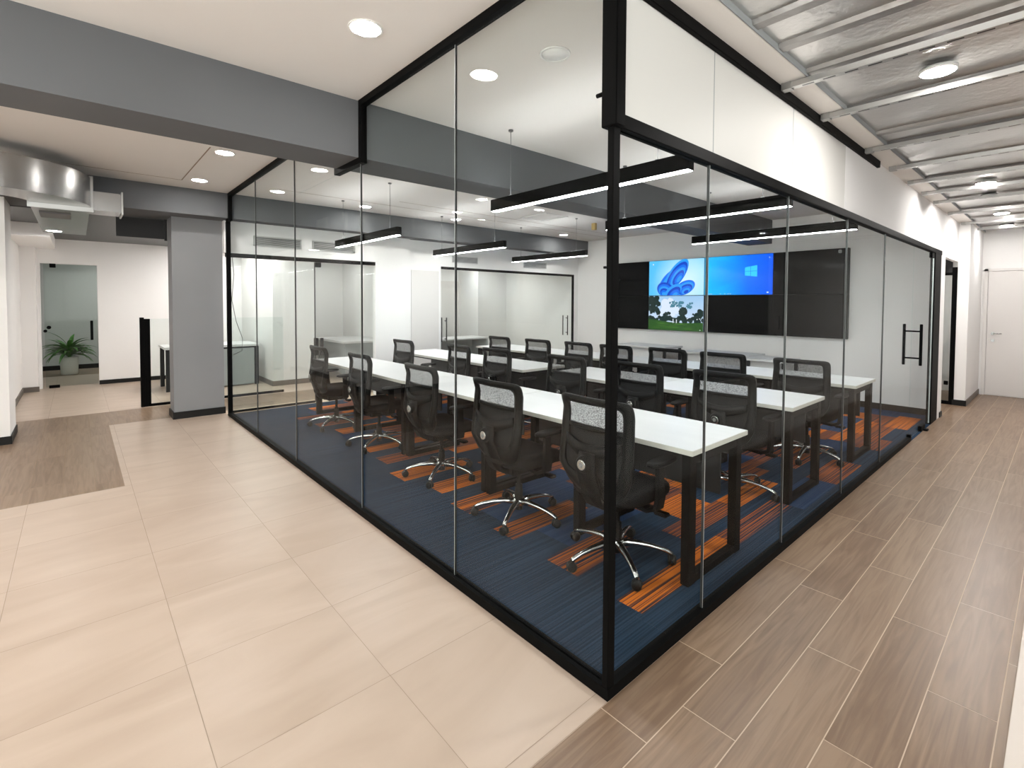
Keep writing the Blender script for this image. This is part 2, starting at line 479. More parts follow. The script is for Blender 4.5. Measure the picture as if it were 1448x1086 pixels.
struct('floor', MB().box(-4.7, 10.2, -3.4, 13.7, -0.12, -0.06), M['beigegrout'])  # unseen slab added below everything to stop sky light leaking in
struct('floor', MB().box(-2.3, 3.4, 7.55, 14.0, -0.05, -0.002).box(0.0, 7.24, 6.355, 6.66, -0.05, 0.001), M['woodgrout'])
struct('ceiling', MB().box(-4.7, 10.2, -3.4, 13.7, 3.05, 3.1), M['wall'])  # unseen roof slab added to block sky light from above
# ------------------------------------------------------------------ ceilings, beams, walls
mb = MB(); mb.box(-4.6, 7.24, 0.0, 6.17, ZC, ZC + 0.1)
mb.box(-4.6, -0.0, -3.3, 0.0, ZC, ZC + 0.1)
struct('ceiling', mb, M['ceil'])
mb = MB(); mb.box(0.0, 3.3, -0.155, -0.0, 2.757, 2.80); mb.box(3.3, 10.1, -0.155, 0, 2.757, 2.80)
struct('ceiling', mb, M['ceil'])
struct('ceiling', MB().box(-2.3, 3.4, 6.9, 14.2, 2.60, 2.7), M['darkceil'])
struct('ceiling', MB().box(3.4, 7.24, 6.56, 9.0, 2.5, 2.6), M['wall'])
struct('ceiling', MB().box(7.36, 10.1, 0.06, 2.4, 2.5, 2.6), M['wall'])
# thin dark seam lines between ceiling boards
mb = MB()
mb.box(-1.6, -0.55, 5.72, 5.73, ZC - 0.002, ZC); mb.box(-0.56, -0.55, 4.1, 5.73, ZC - 0.002, ZC)
mb.box(1.9, 6.9, 5.1, 5.108, ZC - 0.002, ZC)
mb.box(0.4, 7.0, 5.45, 5.457, ZC - 0.002, ZC)
struct('trim_1', mb, M['beigegrout'])

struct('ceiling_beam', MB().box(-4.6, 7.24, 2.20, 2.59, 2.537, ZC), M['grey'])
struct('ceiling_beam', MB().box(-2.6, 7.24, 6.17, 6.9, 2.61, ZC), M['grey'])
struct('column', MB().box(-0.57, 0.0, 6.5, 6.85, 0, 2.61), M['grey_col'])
struct('baseboard_column', MB().box(-0.585, 0.012, 6.485, 6.5, 0, 0.09).box(-0.585, -0.57, 6.5, 6.86, 0, 0.09), M['base'])

# screen wall, its end, far wall of the meeting room
struct('wall_screen', MB().box(7.24, 7.36, 0.0, 6.56, 0, 2.18).box(7.24, 7.36, 0.06, 6.56, 2.18, ZC).box(7.24, 7.36, 6.56, 9.0, 0, 2.6), M['wall'])
struct('baseboard_screen', MB().box(7.222, 7.24, 0.04, 6.38, 0, 0.09).box(7.22, 7.375, -0.012, 0.0, 0, 0.07), M['base'])
mb = MB()
mb.box(0.0, 2.80, 6.40, 6.50, ZT, 2.61)                  # above first glass
mb.box(2.17, 2.80, 6.40, 6.50, 0, ZT)
mb.box(2.80, 3.47, 6.46, 6.56, 0, 2.61)
mb.box(3.47, 7.24, 6.46, 6.56, ZT + 0.0, 2.61)
mb.box(7.10, 7.24, 6.46, 6.56, 0, ZT)
struct('wall_far', mb, M['wall'])
struct('baseboard_far', MB().box(2.17, 2.8, 6.385, 6.40, 0, 0.09).box(2.8, 3.47, 6.445, 6.46, 0, 0.09), M['base'])
# white flush door in the far wall
d = MB(); d.box(2.86, 3.42, 6.45, 6.46, 0.01, 2.09)
struct('door_1', d, M['door'])

# rooms behind the far wall
struct('wall_block', MB().box(1.15, 1.90, 8.38, 10.7, 0, 2.6), M['wall'])
struct('baseboard_block', MB().box(1.135, 1.915, 8.365, 8.38, 0, 0.09).box(1.135, 1.15, 8.38, 10.58, 0, 0.09), M['base_grey'])
struct('wall_divider', MB().box(3.36, 3.44, 6.56, 10.7, 0, 2.6), M['wall'])
mb = MB()
mb.box(-2.3, -1.95, 10.6, 10.7, 0, 2.62); mb.box(-1.95, -1.2, 10.6, 10.7, 2.17, 2.62); mb.box(-1.2, 3.44, 10.6, 10.7, 0, 2.62)
struct('wall_hall', mb, M['wall'])
struct('baseboard_hall', MB().box(-1.2, 1.15, 10.585, 10.6, 0, 0.075), M['base'])
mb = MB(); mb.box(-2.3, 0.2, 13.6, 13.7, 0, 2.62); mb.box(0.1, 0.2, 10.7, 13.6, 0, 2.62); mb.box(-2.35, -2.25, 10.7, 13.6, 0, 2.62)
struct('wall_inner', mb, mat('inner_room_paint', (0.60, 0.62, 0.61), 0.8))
struct('baseboard_inner', MB().box(-2.25, 0.1, 13.585, 13.6, 0, 0.10), M['base'])
struct('wall_cabin', MB().box(3.4, 7.36, 9.0, 9.1, 0, 2.6), M['wall'])

# left side
struct('wall_left', MB().box(-4.6, -2.04, 6.30, 6.95, 0, ZC), M['wall'])
struct('baseboard_left', MB().box(-4.6, -2.028, 6.288, 6.30, 0, 0.085).box(-2.04, -2.028, 6.3, 6.96, 0, 0.085), M['base'])
struct('wall_left', MB().box(-2.5, -2.18, 6.95, 10.6, 0, 2.62), M['wall'])
struct('wall_left', MB().box(-2.2, -1.99, 10.3, 10.6, 0, 2.62), M['wall'])
struct('baseboard_left', MB().box(-2.18, -2.165, 6.96, 10.3, 0, 0.085).box(-2.18, -1.978, 10.288, 10.3, 0, 0.085), M['base_grey'])
struct('wall_left', MB().box(-4.7, -4.6, -3.3, -3.0, 0, ZC).box(-4.7, -4.6, -3.0, 2.6, 0, 0.7).box(-4.7, -4.6, -3.0, 2.6, 2.7, ZC).box(-4.7, -4.6, 2.6, 6.3, 0, ZC), M['wall'])
def fill_window_bars(name, plane, c, a0, a1, z0, z1, n):
    mb = MB()
    def B(u0, u1, w0, w1):
        if plane == 'x': mb.box(c - 0.03, c + 0.03, u0, u1, w0, w1)
        else: mb.box(u0, u1, c - 0.03, c + 0.03, w0, w1)
    B(a0, a1, z0, z0 + 0.05); B(a0, a1, z1 - 0.05, z1)
    for k in range(n + 1):
        u = a0 + (a1 - a0 - 0.05) * k / n; B(u, u + 0.05, z0, z1)
    o = struct(name, mb, M['black'])
    g_ = MB()
    if plane == 'x': g_.box(c - 0.004, c + 0.004, a0, a1, z0, z1)
    else: g_.box(a0, a1, c - 0.004, c + 0.004, z0, z1)
    g_.build('fill_window_pane', M['glass'], o)
fill_window_bars('fill_window_1', 'x', -4.65, -3.0, 2.6, 0.7, 2.7, 4)  # unseen window added so daylight brightens the ceiling
fill_window_bars('fill_window_2', 'y', -3.35, -4.3, 0.6, 0.7, 2.7, 4)  # second added window out of view, more daylight fill
# soffit over the hallway's left edge
struct('trim_2', MB().box(-2.2, -1.75, 8.4, 10.6, 2.42, 2.62), M['wall'])

# behind the viewer and the corridor
struct('wall_near', MB().box(-4.7, -4.3, -3.4, -3.3, 0, 3.0).box(-4.3, 0.6, -3.4, -3.3, 0, 0.7).box(-4.3, 0.6, -3.4, -3.3, 2.7, 3.0).box(0.6, 10.2, -3.4, -3.3, 0, 3.0), M['grey_col'])
mb = MB(); mb.box(8.5, 10.1, -0.13, 0.0, 0, 2.80)
struct('wall_corridor', mb, M['wall'])
struct('baseboard_corridor', MB().box(8.49, 10.1, -0.142, -0.13, 0, 0.085), M['base_grey'])
struct('baseboard_corridor', MB().box(8.488, 8.5, -0.142, 0.02, 0, 0.085), M['base'])
struct('wall_end', MB().box(10.1, 10.2, -3.3, 2.4, 0, 2.9), M['wall'])
struct('wall_lobby', MB().box(7.3, 10.2, 2.4, 2.5, 0, 2.6), M['wall'])
# door at the end of the corridor
struct('trim_3', MB().box(10.06, 10.1, -0.21, -0.165, 0, 2.14).box(10.06, 10.1, -1.22, -0.165, 2.10, 2.14).box(10.06, 10.1, -1.22, -1.17, 0, 2.14), M['door'])
dd = struct('door_2', MB().bbox(10.07, 10.10, -1.17, -0.215, 0.01, 2.095, 0.003), M['door'])
mb = MB()
mb.lathe([(0.025, 0), (0.025, -0.01)], 16, (10.07, -0.29, 1.05), 'x'); mb.tube([(10.06, -0.29, 1.05), (10.02, -0.29, 1.05), (10.015, -0.40, 1.05)], 0.009)
mb.build('door_handle', M['chrome'], dd)
mb = MB(); mb.lathe([(0.025, 0), (0.025, -0.01)], 16, (10.07, -0.29, 0.93), 'x'); mb.build('lock', M['chrome'], dd)

# bulkhead above the right-hand glass: back-painted panels, then plaster
mb = MB()
for a, b in ((0.05, 0.758), (0.762, 1.752), (1.758, 2.80)):
    mb.box(a, b, 0.0, 0.06, 2.235, 2.757, 0)
mb.box(2.805, 8.5, 0.0, 0.06, 2.235, 2.757, 1)
mb.box(7.05, 8.5, 0.0, 0.06, 2.18, 2.235, 1)
mb.box(0.0, 2.81, 0.01, 0.055, 2.235, 2.757, 1)
mb.box(0.0, 8.5, 0.01, 0.06, 2.757, ZC, 1)
struct('wall_bulkhead', mb, [M['panelwhite'], M['wall']])
struct('trim_4', MB().box(0.757, 0.763, -0.001, 0.03, 2.235, 2.757).box(1.752, 1.758, -0.001, 0.03, 2.235, 2.757), M['midgrey'])
struct('trim_5', MB().box(2.80, 2.804, -0.001, 0.03, 2.235, 2.757), M['wall'])

# ------------------------------------------------------------------ glass partition, left run (x = 0)
gp = empty('glass_partition', (0, 0, 0), label='long frameless glass partition between the beige tiled floor and the meeting room', cat='glass partition')
def pane_yz(x, y0, y1, z0, z1, parent, name='glass_pane', mt='glass'):
    return MB().box(x, x + 0.01, y0, y1, z0, z1).build(name, M[mt], parent)
g = 0.0028
ysL = [0.05, 1.047, 2.195]
pane_yz(0.02, 0.05, 1.047 - g, 0.045, ZC - 0.05, gp); pane_yz(0.02, 1.047 + g, 2.16, 0.045, ZC - 0.05, gp)
pane_yz(0.02, 2.205 + g, 3.62 - g, 0.045, 2.50, gp)
mb = MB().box(0.02, 0.03, 2.62, 3.62 - g, 2.50, ZC - 0.05); mb.build('glass_pane', M['glass'], gp)
pane_yz(0.02, 3.62 + g, 4.94 - g, 0.045, ZC - 0.05, gp); pane_yz(0.02, 4.94 + g, 6.13, 0.045, ZC - 0.05, gp)
for yv, zt in ((1.047, ZC - 0.05), (2.205, 2.5), (3.62, ZC - 0.05), (4.94, ZC - 0.05)):
    j = MB().box(0.019, 0.031, yv - 0.0030, yv - 0.0004, 0.045, zt, 0).box(0.019, 0.031, yv + 0.0004, yv + 0.0030, 0.045, zt, 1)
    j.build('glass_joint', [M['joint'], M['jointlight']], gp)
mb = MB(); mb.box(0.0, 0.05, 0.0, 6.30, 0.0, 0.045)
mb.build('bottom_rail', M['black'], gp)
mb = MB(); mb.box(0.0, 0.045, 0.05, 2.195, 2.887, ZC)
mb.box(0.0, 0.045, 2.155, 2.195, 2.537, 2.887); mb.box(0.0, 0.045, 2.155, 2.63, 2.495, 2.537)
mb.box(0.0, 0.045, 2.59, 2.63, 2.537, ZC); mb.box(0.0, 0.045, 2.63, 6.165, 2.887, ZC)
mb.build('top_rail', M['black'], gp)
mb = MB(); mb.box(0.0, 0.045, 6.125, 6.165, 2.61, 2.887); mb.box(0.0, 0.045, 6.125, 6.28, 2.575, 2.61); mb.box(0.0, 0.05, 6.25, 6.30, 0.045, 2.575)
mb.build('end_frame', M['black'], gp)
# corner post, thicker above the transom
mb = MB(); mb.bbox(0.002, 0.044, 0.002, 0.03, 0.03, 2.19, 0.002); mb.bbox(-0.012, 0.045, -0.02, 0.05, 2.18, ZC, 0.003)
mb.build('corner_post', M['black'], gp)
mb = MB(); mb.lathe([(0.008, 0), (0.008, 0.03)], 12, (0.0, 0.05, 2.31), 'y'); mb.build('screw', M['black'], gp)

# ------------------------------------------------------------------ glass partition, right run (y = 0)
gr = empty('glass_partition', (0, 0, 0), label='glass partition along the wood-look corridor floor, under the white bulkhead', cat='glass partition')
def pane_xz(y, x0, x1, z0, z1, parent, name='glass_pane'):
    return MB().box(x0, x1, y, y + 0.01, z0, z1).build(name, M['glass_coated'], parent)
xsR = [0.045, 0.76, 1.755, 2.96, 4.14, 5.43]
for a, b in zip(xsR[:-1], xsR[1:]):
    pane_xz(0.015, a + g, b - g, 0.045, ZT, gr)
for xv in xsR[1:-1]:
    MB().box(xv - 0.0030, xv - 0.0004, 0.014, 0.026, 0.045, ZT, 0).box(xv + 0.0004, xv + 0.0030, 0.014, 0.026, 0.045, ZT, 1).build('glass_joint', [M['joint'], M['jointlight']], gr)
mb = MB(); mb.box(0.05, 5.43, 0.0, 0.045, 0.0, 0.045); mb.build('bottom_rail', M['black'], gr)
mb = MB(); mb.bbox(0.045, 7.05, -0.006, 0.045, ZT, 2.235, 0.003); mb.build('transom', mat('black_satin_metal', (0.003, 0.003, 0.003), 0.5, spec=0.03), gr)
mb = MB(); mb.bbox(0.045, 3.69, -0.025, 0.0, 2.70, 2.757, 0.003); mb.build('top_rail', M['black'], gr)
mb = MB(); mb.box(6.62, 7.05, 0.0, 0.05, 0.0, ZT); mb.build('door_jamb', M['black'], gr)
struct('trim_6', MB().box(7.05, 7.24, 0.0, 0.05, 0, ZT), M['wall'])
# black top frame end corner pieces
# glass door with pull bars
gd = empty('glass_door', (5.43, 0.02, 0), label='frameless glass door with black bar handles at the corridor end of the glass', cat='door')
MB().box(0.006, 1.18, -0.005, 0.005, 0.02, ZT - 0.012).build('glass_pane', M['glass_coated'], gd)
for s in (1, -1):
    mb = MB(); yy = s * 0.075
    xh = 0.06 if s < 0 else 0.06
    mb.bbox(xh - 0.013, xh + 0.013, yy - 0.013, yy + 0.013, 0.85, 1.31, 0.003)
    mb.build('door_handle', M['black'], gd)
mb = MB()
for z in (0.93, 1.23): mb.tube([(0.06, -0.07, z), (0.06, 0.07, z)], 0.009, 10)
mb.build('handle_spacer', M['black'], gd)
mb = MB().bbox(1.00, 1.14, -0.016, 0.016, ZT - 0.07, ZT - 0.005, 0.003); mb.build('patch_hinge', M['black'], gd)
mb = MB().bbox(0.62, 0.84, -0.02, 0.02, 0.005, 0.07, 0.003); mb.box(0.72, 0.8, -0.06, -0.02, 0.002, 0.02); mb.build('patch_hinge', M['black'], gd)
mb = MB().bbox(0.0, 0.05, -0.02, 0.02, 0.005, 0.075, 0.003); mb.build('door_lock', M['black'], gd)
MB().box(1.185, 1.19, -0.006, 0.006, 0.02, ZT).build('glass_edge', M['jointlight'], gd)

# lobby glass screen at x = 8.5
lg = empty('glass_screen', (8.5, 0, 0), label='black-framed glass screen in the lobby past the screen wall', cat='glass partition')
MB().box(0, 0.01, 0.08, 0.9, 0.05, 2.0).build('glass_pane', M['glass'], lg)
mb = MB().box(-0.01, 0.04, 0.0, 0.06, 0.0, 2.1).box(-0.01, 0.04, 0.06, 1.3, 0.0, 0.05).box(-0.01, 0.04, 0.06, 1.3, 1.98, 2.02)
mb.build('frame', M['black'], lg)
MB().box(0.0, 0.03, 0.06, 1.3, 2.02, 2.3).build('header_panel', M['darkgrey'], lg)
MB().bbox(-0.03, 0.0, 0.07, 0.12, 0.3, 0.36, 0.004).build('patch_hinge', M['black'], lg)
struct('wall_lobby', MB().box(8.5, 8.54, 0.0, 2.4, 2.3, 2.5).box(8.5, 8.54, 1.3, 2.4, 0, 2.3), M['wall'])
cb = empty('cabinet', (9.2, 0.9, 0), label='low white cabinet seen through the lobby glass', cat='cabinet')
MB().bbox(-0.3, 0.3, -0.55, 0.55, 0.1, 0.85, 0.004).build('body', M['midgrey'], cb)
MB().bbox(-0.32, 0.32, -0.57, 0.57, 0.85, 0.89, 0.004).build('top', M['whiteplastic'], cb)
MB().box(-0.27, 0.27, -0.5, 0.5, 0.0, 0.1).build('plinth', M['black'], cb)

# ------------------------------------------------------------------ far glass: cabin fronts
gf = empty('glass_partition', (0, 6.42, 0), label='glass cabin front with a black top rail in the far left corner of the meeting room', cat='glass partition')
MB().box(0.06, 1.19, 0, 0.01, 0.03, ZT - 0.06).build('glass_pane', M['glass'], gf)
MB().box(0.02, 2.17, -0.02, 0.03, ZT - 0.055, ZT).build('top_rail', M['black'], gf)
MB().box(0.05, 1.19, -0.01, 0.03, 0.0, 0.03).build('bottom_rail', M['black'], gf)
gfd = empty('glass_door', (1.2, 6.42, 0), label='glass cabin door behind the far end of the first desk row', cat='door')
MB().box(0.01, 0.96, 0, 0.01, 0.01, ZT - 0.07).build('glass_pane', M['glass'], gfd)
MB().box(-0.006, 0.006, -0.004, 0.014, 0.01, ZT - 0.07).build('seal', M['joint'], gfd)
MB().bbox(0.0, 0.09, -0.02, 0.03, ZT - 0.13, ZT - 0.06, 0.003).build('patch_hinge', M['black'], gfd)
mb = MB().bbox(-0.005, 0.03, -0.05, 0.05, 0.72, 0.98, 0.003).bbox(0.06, 0.10, -0.07, -0.04, 0.72, 0.98, 0.003)
mb.build('door_handle', M['black'], gfd)

gs = empty('glass_partition', (3.47, 6.48, 0), label='wide glass cabin front with a black frame beside the screen wall', cat='glass partition')
MB().box(0.25, 2.2, 0, 0.01, 0.03, ZT - 0.04).build('glass_pane', M['glass'], gs)
MB().box(2.21, 3.15, 0, 0.01, 0.03, ZT - 0.04).build('glass_pane', M['glass'], gs)
MB().box(0.0, 3.63, -0.02, 0.03, ZT - 0.045, ZT).build('top_rail', M['black'], gs)
MB().box(3.60, 3.63, -0.02, 0.03, 0.0, ZT - 0.04).build('end_frame', M['black'], gs)
MB().box(0.25, 3.15, -0.01, 0.03, 0.0, 0.03).build('bottom_rail', M['black'], gs)
def pull(parent, x):
    mb = MB()
    mb.tube([(x, -0.055, 0.80), (x, -0.055, 1.25)], 0.012, 10); mb.tube([(x - .0, -0.055, 0.86), (x, 0.0, 0.86)], 0.008, 8); mb.tube([(x, -0.055, 1.19), (x, 0.0, 1.19)], 0.008, 8)
    mb.tube([(x - 0.03, 0.06, 0.80), (x - 0.03, 0.06, 1.25)], 0.012, 10)
    mb.build('door_handle', M['darkgrey'], parent)
d1 = empty('glass_door', (3.47, 6.48, 0), label='glass cabin door with a slim pull, left end of the wide cabin front', cat='door')
MB().box(0.0, 0.24, 0, 0.01, 0.01, ZT - 0.05).build('glass_pane', M['glass'], d1); pull(d1, 0.10)
d2 = empty('glass_door', (6.63, 6.48, 0), label='glass cabin door with a slim pull, next to the screen wall', cat='door')
MB().box(0.0, 0.42, 0, 0.01, 0.01, ZT - 0.05).build('glass_pane', M['glass'], d2); pull(d2, 0.22)
# inside the wide cabin
struct('wall_cabin', MB().box(5.65, 5.72, 8.2, 9.0, 0, 2.5), M['wall'])
struct('door_3', MB().box(4.9, 5.65, 8.96, 9.0, 0.0, 2.05), M['door'])
fx = MB().bbox(5.9, 6.9, 7.6, 7.85, 2.35, 2.5, 0.01)
tag(fx.build('air_conditioner', M['whiteplastic']), 'white air conditioner box high inside the wide glass cabin', 'air conditioner')
ct = empty('desk', (4.6, 7.9, 0), label='white desk inside the wide glass cabin', cat='desk')
MB().bbox(-0.9, 0.9, -0.35, 0.35, 0.72, 0.75, 0.003).build('desk_top', M['table'], ct)
for sx in (-0.85, 0.81): MB().box(sx, sx + 0.04, -0.33, 0.33, 0, 0.72).build('leg', M['midgrey'], ct)
MB().box(-0.81, 0.81, 0.2, 0.22, 0.3, 0.72).build('modesty_panel', M['midgrey'], ct)

# hall desk and low glass screen
sg = empty('glass_screen', (0, 7.70, 0), label='low glass screen with black post beside the grey column', cat='glass partition')
mb = MB().bbox(-0.82, -0.77, -0.03, 0.03, 0.0, 1.29, 0.003).bbox(-0.77, -0.70, -0.02, 0.02, 0, 1.27, 0.003)
mb.build('post', M['black'], sg)
MB().box(-0.72, 1.12, -0.005, 0.005, 0.03, 1.27).build('glass_pane', M['glass_thin'], sg)
MB().box(-0.72, 1.12, -0.02, 0.02, 0, 0.035).build('bottom_rail', M['black'], sg)
dk = empty('desk', (0.35, 9.25, 0), label='white-topped desk with dark legs behind the low glass screen', cat='desk')
MB().bbox(-0.76, 0.70, -0.42, 0.42, 0.71, 0.75, 0.003).build('desk_top', M['table'], dk)
for sx in (-0.74, 0.62):
    for sy in (-0.40, 0.33): MB().box(sx, sx + 0.06, sy, sy + 0.06, 0, 0.71).build('leg', M['darkgrey'], dk)
MB().box(-0.66, 0.62, -0.38, -0.36, 0.38, 0.71).build('modesty_panel', M['darkgrey'], dk)
MB().bbox(0.10, 0.60, -0.42, -0.1, 0.02, 0.68, 0.003).build('drawer_unit', M['midgrey'], dk)
ck = empty('desk', (2.75, 8.9, 0), label='white desk with grey cabinet seen through the far glass cabin door', cat='desk')
MB().bbox(-0.35, 0.58, -0.65, 0.9, 0.71, 0.75, 0.003).build('desk_top', M['table'], ck)
MB().box(-0.30, 0.5, -0.6, -0.56, 0.0, 0.71).build('front_panel', M['midgrey'], ck)
MB().box(-0.30, -0.26, -0.56, 0.85, 0.1, 0.71).build('side_panel', M['midgrey'], ck)

# cables on the walls of the hall
mb = MB(); mb.tube([(0.12, 6.6, 2.4), (0.16, 6.62, 1.9), (0.13, 6.62, 1.55), (0.18, 6.62, 1.25), (0.26, 6.62, 1.0), (0.25, 6.62, 0.83), (0.14, 6.62, 0.78)], 0.005, 6)
tag(mb.build('cable', M['wire']), 'thin dark cable hanging down behind the far left glass', 'cable')

# hall glass door with the plant behind
hd = empty('glass_door', (-1.93, 10.62, 0), label='glass door with black handle in the hallway, a potted plant behind it', cat='door')
MB().box(0.02, 0.72, 0, 0.01, 0.02, 2.16).build('glass_pane', glass_mat('green_glass', (0.90, 0.935, 0.92), 0.12), hd)
MB().bbox(0.62, 0.66, -0.06, -0.02, 0.82, 1.17, 0.003).build('door_handle', M['black'], hd)
MB().bbox(0.10, 0.18, -0.02, 0.02, 2.10, 2.17, 0.003).build('patch_hinge', M['black'], hd)
MB().bbox(0.06, 0.20, -0.02, 0.02, 0.0, 0.05, 0.003).build('patch_hinge', M['black'], hd)
mb = MB(); mb.lathe([(0.03, -0.02), (0.03, 0.03)], 14, (0.075, 0, 1.06), 'y'); mb.lathe([(0.025, -0.05), (0.025, 0.0)], 14, (0.03, 0, 1.0), 'y'); mb.build('door_lock', M['black'], hd)

pl = empty('potted_plant', (-1.62, 12.6, 0), label='green leafy plant in a white cylindrical pot behind the hallway glass door', cat='plant')
MB().lathe([(0.0, 0.0), (0.125, 0.0), (0.135, 0.02), (0.15, 0.36), (0.135, 0.37), (0.13, 0.33), (0.0, 0.33)], 28).build('pot', M['pot'], pl)
MB().lathe([(0.0, 0.335), (0.13, 0.335), (0.0, 0.345)], 20).build('soil', M['soil'], pl)
rp = random.Random(2)
mb = MB()
for k in range(64):
    a = rp.uniform(0, 2 * pi); el = rp.uniform(0.25, 1.35); L = rp.uniform(0.36, 0.56)
    n = 7; pts = []
    d = Vector((math.cos(a), math.sin(a), 0)); side = Vector((-math.sin(a), math.cos(a), 0))
    pos = Vector((0, 0, 0.34 + rp.uniform(0, 0.16))); ang = el
    vs = []
    for i in range(n + 1):
        t = i / n; w = 0.036 * math.sin(pi * min(1, 0.12 + t * 0.9)) + 0.003
        fold = Vector((0, 0, 0.35 * w))
        vs += [pos - side * w + fold, pos, pos + side * w + fold]
        pos = pos + (d * math.cos(ang) + Vector((0, 0, 1)) * math.sin(ang)) * (L / n); ang -= 0.15 + 0.08 * (1.4 - el)
    fs = []
    for i in range(n):
        fs += [(i * 3, i * 3 + 1, i * 3 + 4, i * 3 + 3), (i * 3 + 1, i * 3 + 2, i * 3 + 5, i * 3 + 4)]
    mb.add(vs, fs, 0, True)
mb.build('leaves', M['leaf'], pl)
mb = MB(); mb.tube([(0, 0, 0.33), (0.01, 0, 0.52)], [0.03, 0.02], 8); mb.build('stem', M['leaf'], pl)

# ------------------------------------------------------------------ ventilation duct, left
dc = empty('air_duct', (0, 0, 0), label='galvanised air duct with a curved elbow under the ceiling at the left', cat='duct')
mb = MB()
cx_, cy_ = -2.12, 5.72; Ro, Ri = 0.76, 0.30
rings = []
rings.append([(-4.5, cy_ - Ro, 2.5), (-4.5, cy_ - Ro, 2.8), (-4.5, cy_ - Ri, 2.8), (-4.5, cy_ - Ri, 2.5)])
for k in range(0, 41):
    a = -pi / 2 + (pi / 2) * k / 40
    c, s = math.cos(a), math.sin(a)
    rings.append([(cx_ + Ro * c, cy_ + Ro * s, 2.5), (cx_ + Ro * c, cy_ + Ro * s, 2.8), (cx_ + Ri * c, cy_ + Ri * s, 2.8), (cx_ + Ri * c, cy_ + Ri * s, 2.5)])
# outer and inner walls smooth, kept sharp at the seams by separate strips
for (i0, i1) in ((0, 1), (1, 2), (2, 3), (3, 0)):
    mb.ring([[r[i0], r[i1]] for r in rings], 0, False, closed=False, caps=False)
mb.build('elbow', M['duct'], dc)
MB().box(cx_ + Ri - 0.02, cx_ + Ro + 0.02, cy_ - 0.012, cy_ + 0.012, 2.455, 2.83).build('flange', M['galv'], dc)
MB().box(cx_ + Ri, cx_ + Ro - 0.01, cy_ + 0.012, 8.3, 2.47, 2.59).build('straight_duct', M['duct'], dc)
MB().box(cx_ + 0.35, cx_ + 0.6, 6.1, 6.5, 2.455, 2.47).build('grille', M['grilledark'], dc)
MB().box(cx_ + Ro - 0.01, -1.10, 5.78, 6.14, 2.49, 2.69).build('branch_duct', M['duct'], dc)
MB().box(-1.105, -1.09, 5.76, 6.15, 2.47, 2.71).build('flange', M['galv'], dc)
MB().box(cx_ + 0.12, cx_ + 0.14, cy_ - Ro - 0.004, cy_ - Ro + 0.02, 2.495, 2.805).box(-4.5, cx_ + 0.1, cy_ - Ro - 0.003, cy_ - Ro, 2.79, 2.81).build('seam', M['galv'], dc)
# dark transom strip past the column
struct('trim_7', MB().box(-1.1, -0.57, 6.90, 6.93, 2.35, 2.60).box(-0.60, -0.57, 6.88, 6.90, 2.33, 2.61), M['darkgrey'])

# ------------------------------------------------------------------ corridor ceiling: foil insulation with steel channels
mb = MB(); prof = []
x = -4.5; up = 2.79; rp = random.Random(7)
pts = []
pts.append((-4.5, up))
ribs = [-4.1, -3.2, -2.3, -1.5, -0.6, -0.1, 0.34, 0.78, 1.08, 1.46, 2.20, 2.9, 3.24, 4.1, 4.78, 5.5, 6.2, 7.2, 8.1, 9.3]
for x in ribs:
    pts += [(x, up), (x + 0.01, up - 0.02), (x + 0.065, up - 0.02), (x + 0.075, up)]
pts.append((10.1, up))
n = len(pts)
vs = [(a, -0.155, b) for a, b in pts] + [(a, -3.3, b) for a, b in pts]
mb.v = list(vs)
for i in range(n - 1):
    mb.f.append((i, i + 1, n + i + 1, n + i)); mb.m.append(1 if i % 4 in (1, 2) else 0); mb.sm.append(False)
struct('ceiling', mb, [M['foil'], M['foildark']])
struct('ceiling', MB().box(-4.6, 10.2, -3.4, 0.0, 2.93, 2.99), M['darkceil'])
struct('trim_8', MB().box(-0.0, 10.1, -0.158, -0.153, 2.757, 2.80), M['midgrey'])

def slotted():
    m = foil_mat('slotted_galvanised_steel', (0.52, 0.52, 0.51), 0.28, 8, 0.05)
    n, l, b = nodes(m)
    tc = n.new('ShaderNodeTexCoord'); sp = n.new('ShaderNodeSeparateXYZ'); l.new(tc.outputs['Object'], sp.inputs[0])
    def mth(op, a, bb=None):
        k = n.new('ShaderNodeMath'); k.operation = op
        l.new(a, k.inputs[0])
        if bb is not None:
            if hasattr(bb, 'is_linked'): l.new(bb, k.inputs[1])
            else: k.inputs[1].default_value = bb
        return k.outputs[0]
    ax = mth('LESS_THAN', mth('ABSOLUTE', sp.outputs[0]), 0.007)
    fy = mth('GREATER_THAN', mth('FRACT', mth('MULTIPLY', sp.outputs[1], 10.0)), 0.42)
    fz = mth('LESS_THAN', sp.outputs[2], 0.001)
    k = mth('MULTIPLY', mth('MULTIPLY', ax, fy), fz)
    mx = n.new('ShaderNodeMix'); mx.data_type = 'RGBA'
    mx.inputs[6].default_value = (0.52, 0.52, 0.51, 1); mx.inputs[7].default_value = (0.02, 0.02, 0.02, 1)
    l.new(k, mx.inputs[0]); l.new(mx.outputs[2], b.inputs['Base Color'])
    return m
def channel_mesh():
    mb = MB()
    mb.prism([(-0.022, 0), (0.022, 0), (0.022, 0.03), (0.019, 0.03), (0.019, 0.003), (-0.019, 0.003), (-0.019, 0.03), (-0.022, 0.03)], 0.0, -3.25, 'xz')
    return mb.mesh('joist', slotted())
def channel_clip():
    mb = MB().box(-0.026, 0.026, -0.05, 0.0, -0.004, 0.033).box(-0.026, -0.022, -0.01, 0.0, -0.004, 0.045)
    return mb.mesh('bracket', M['galv'])
cm, cl = channel_mesh(), channel_clip()
jx = [-2.4, -1.2, -0.3, 1.50, 2.16, 3.20, 3.98, 4.74, 5.45, 6.15, 7.2, 8.4, 9.3]
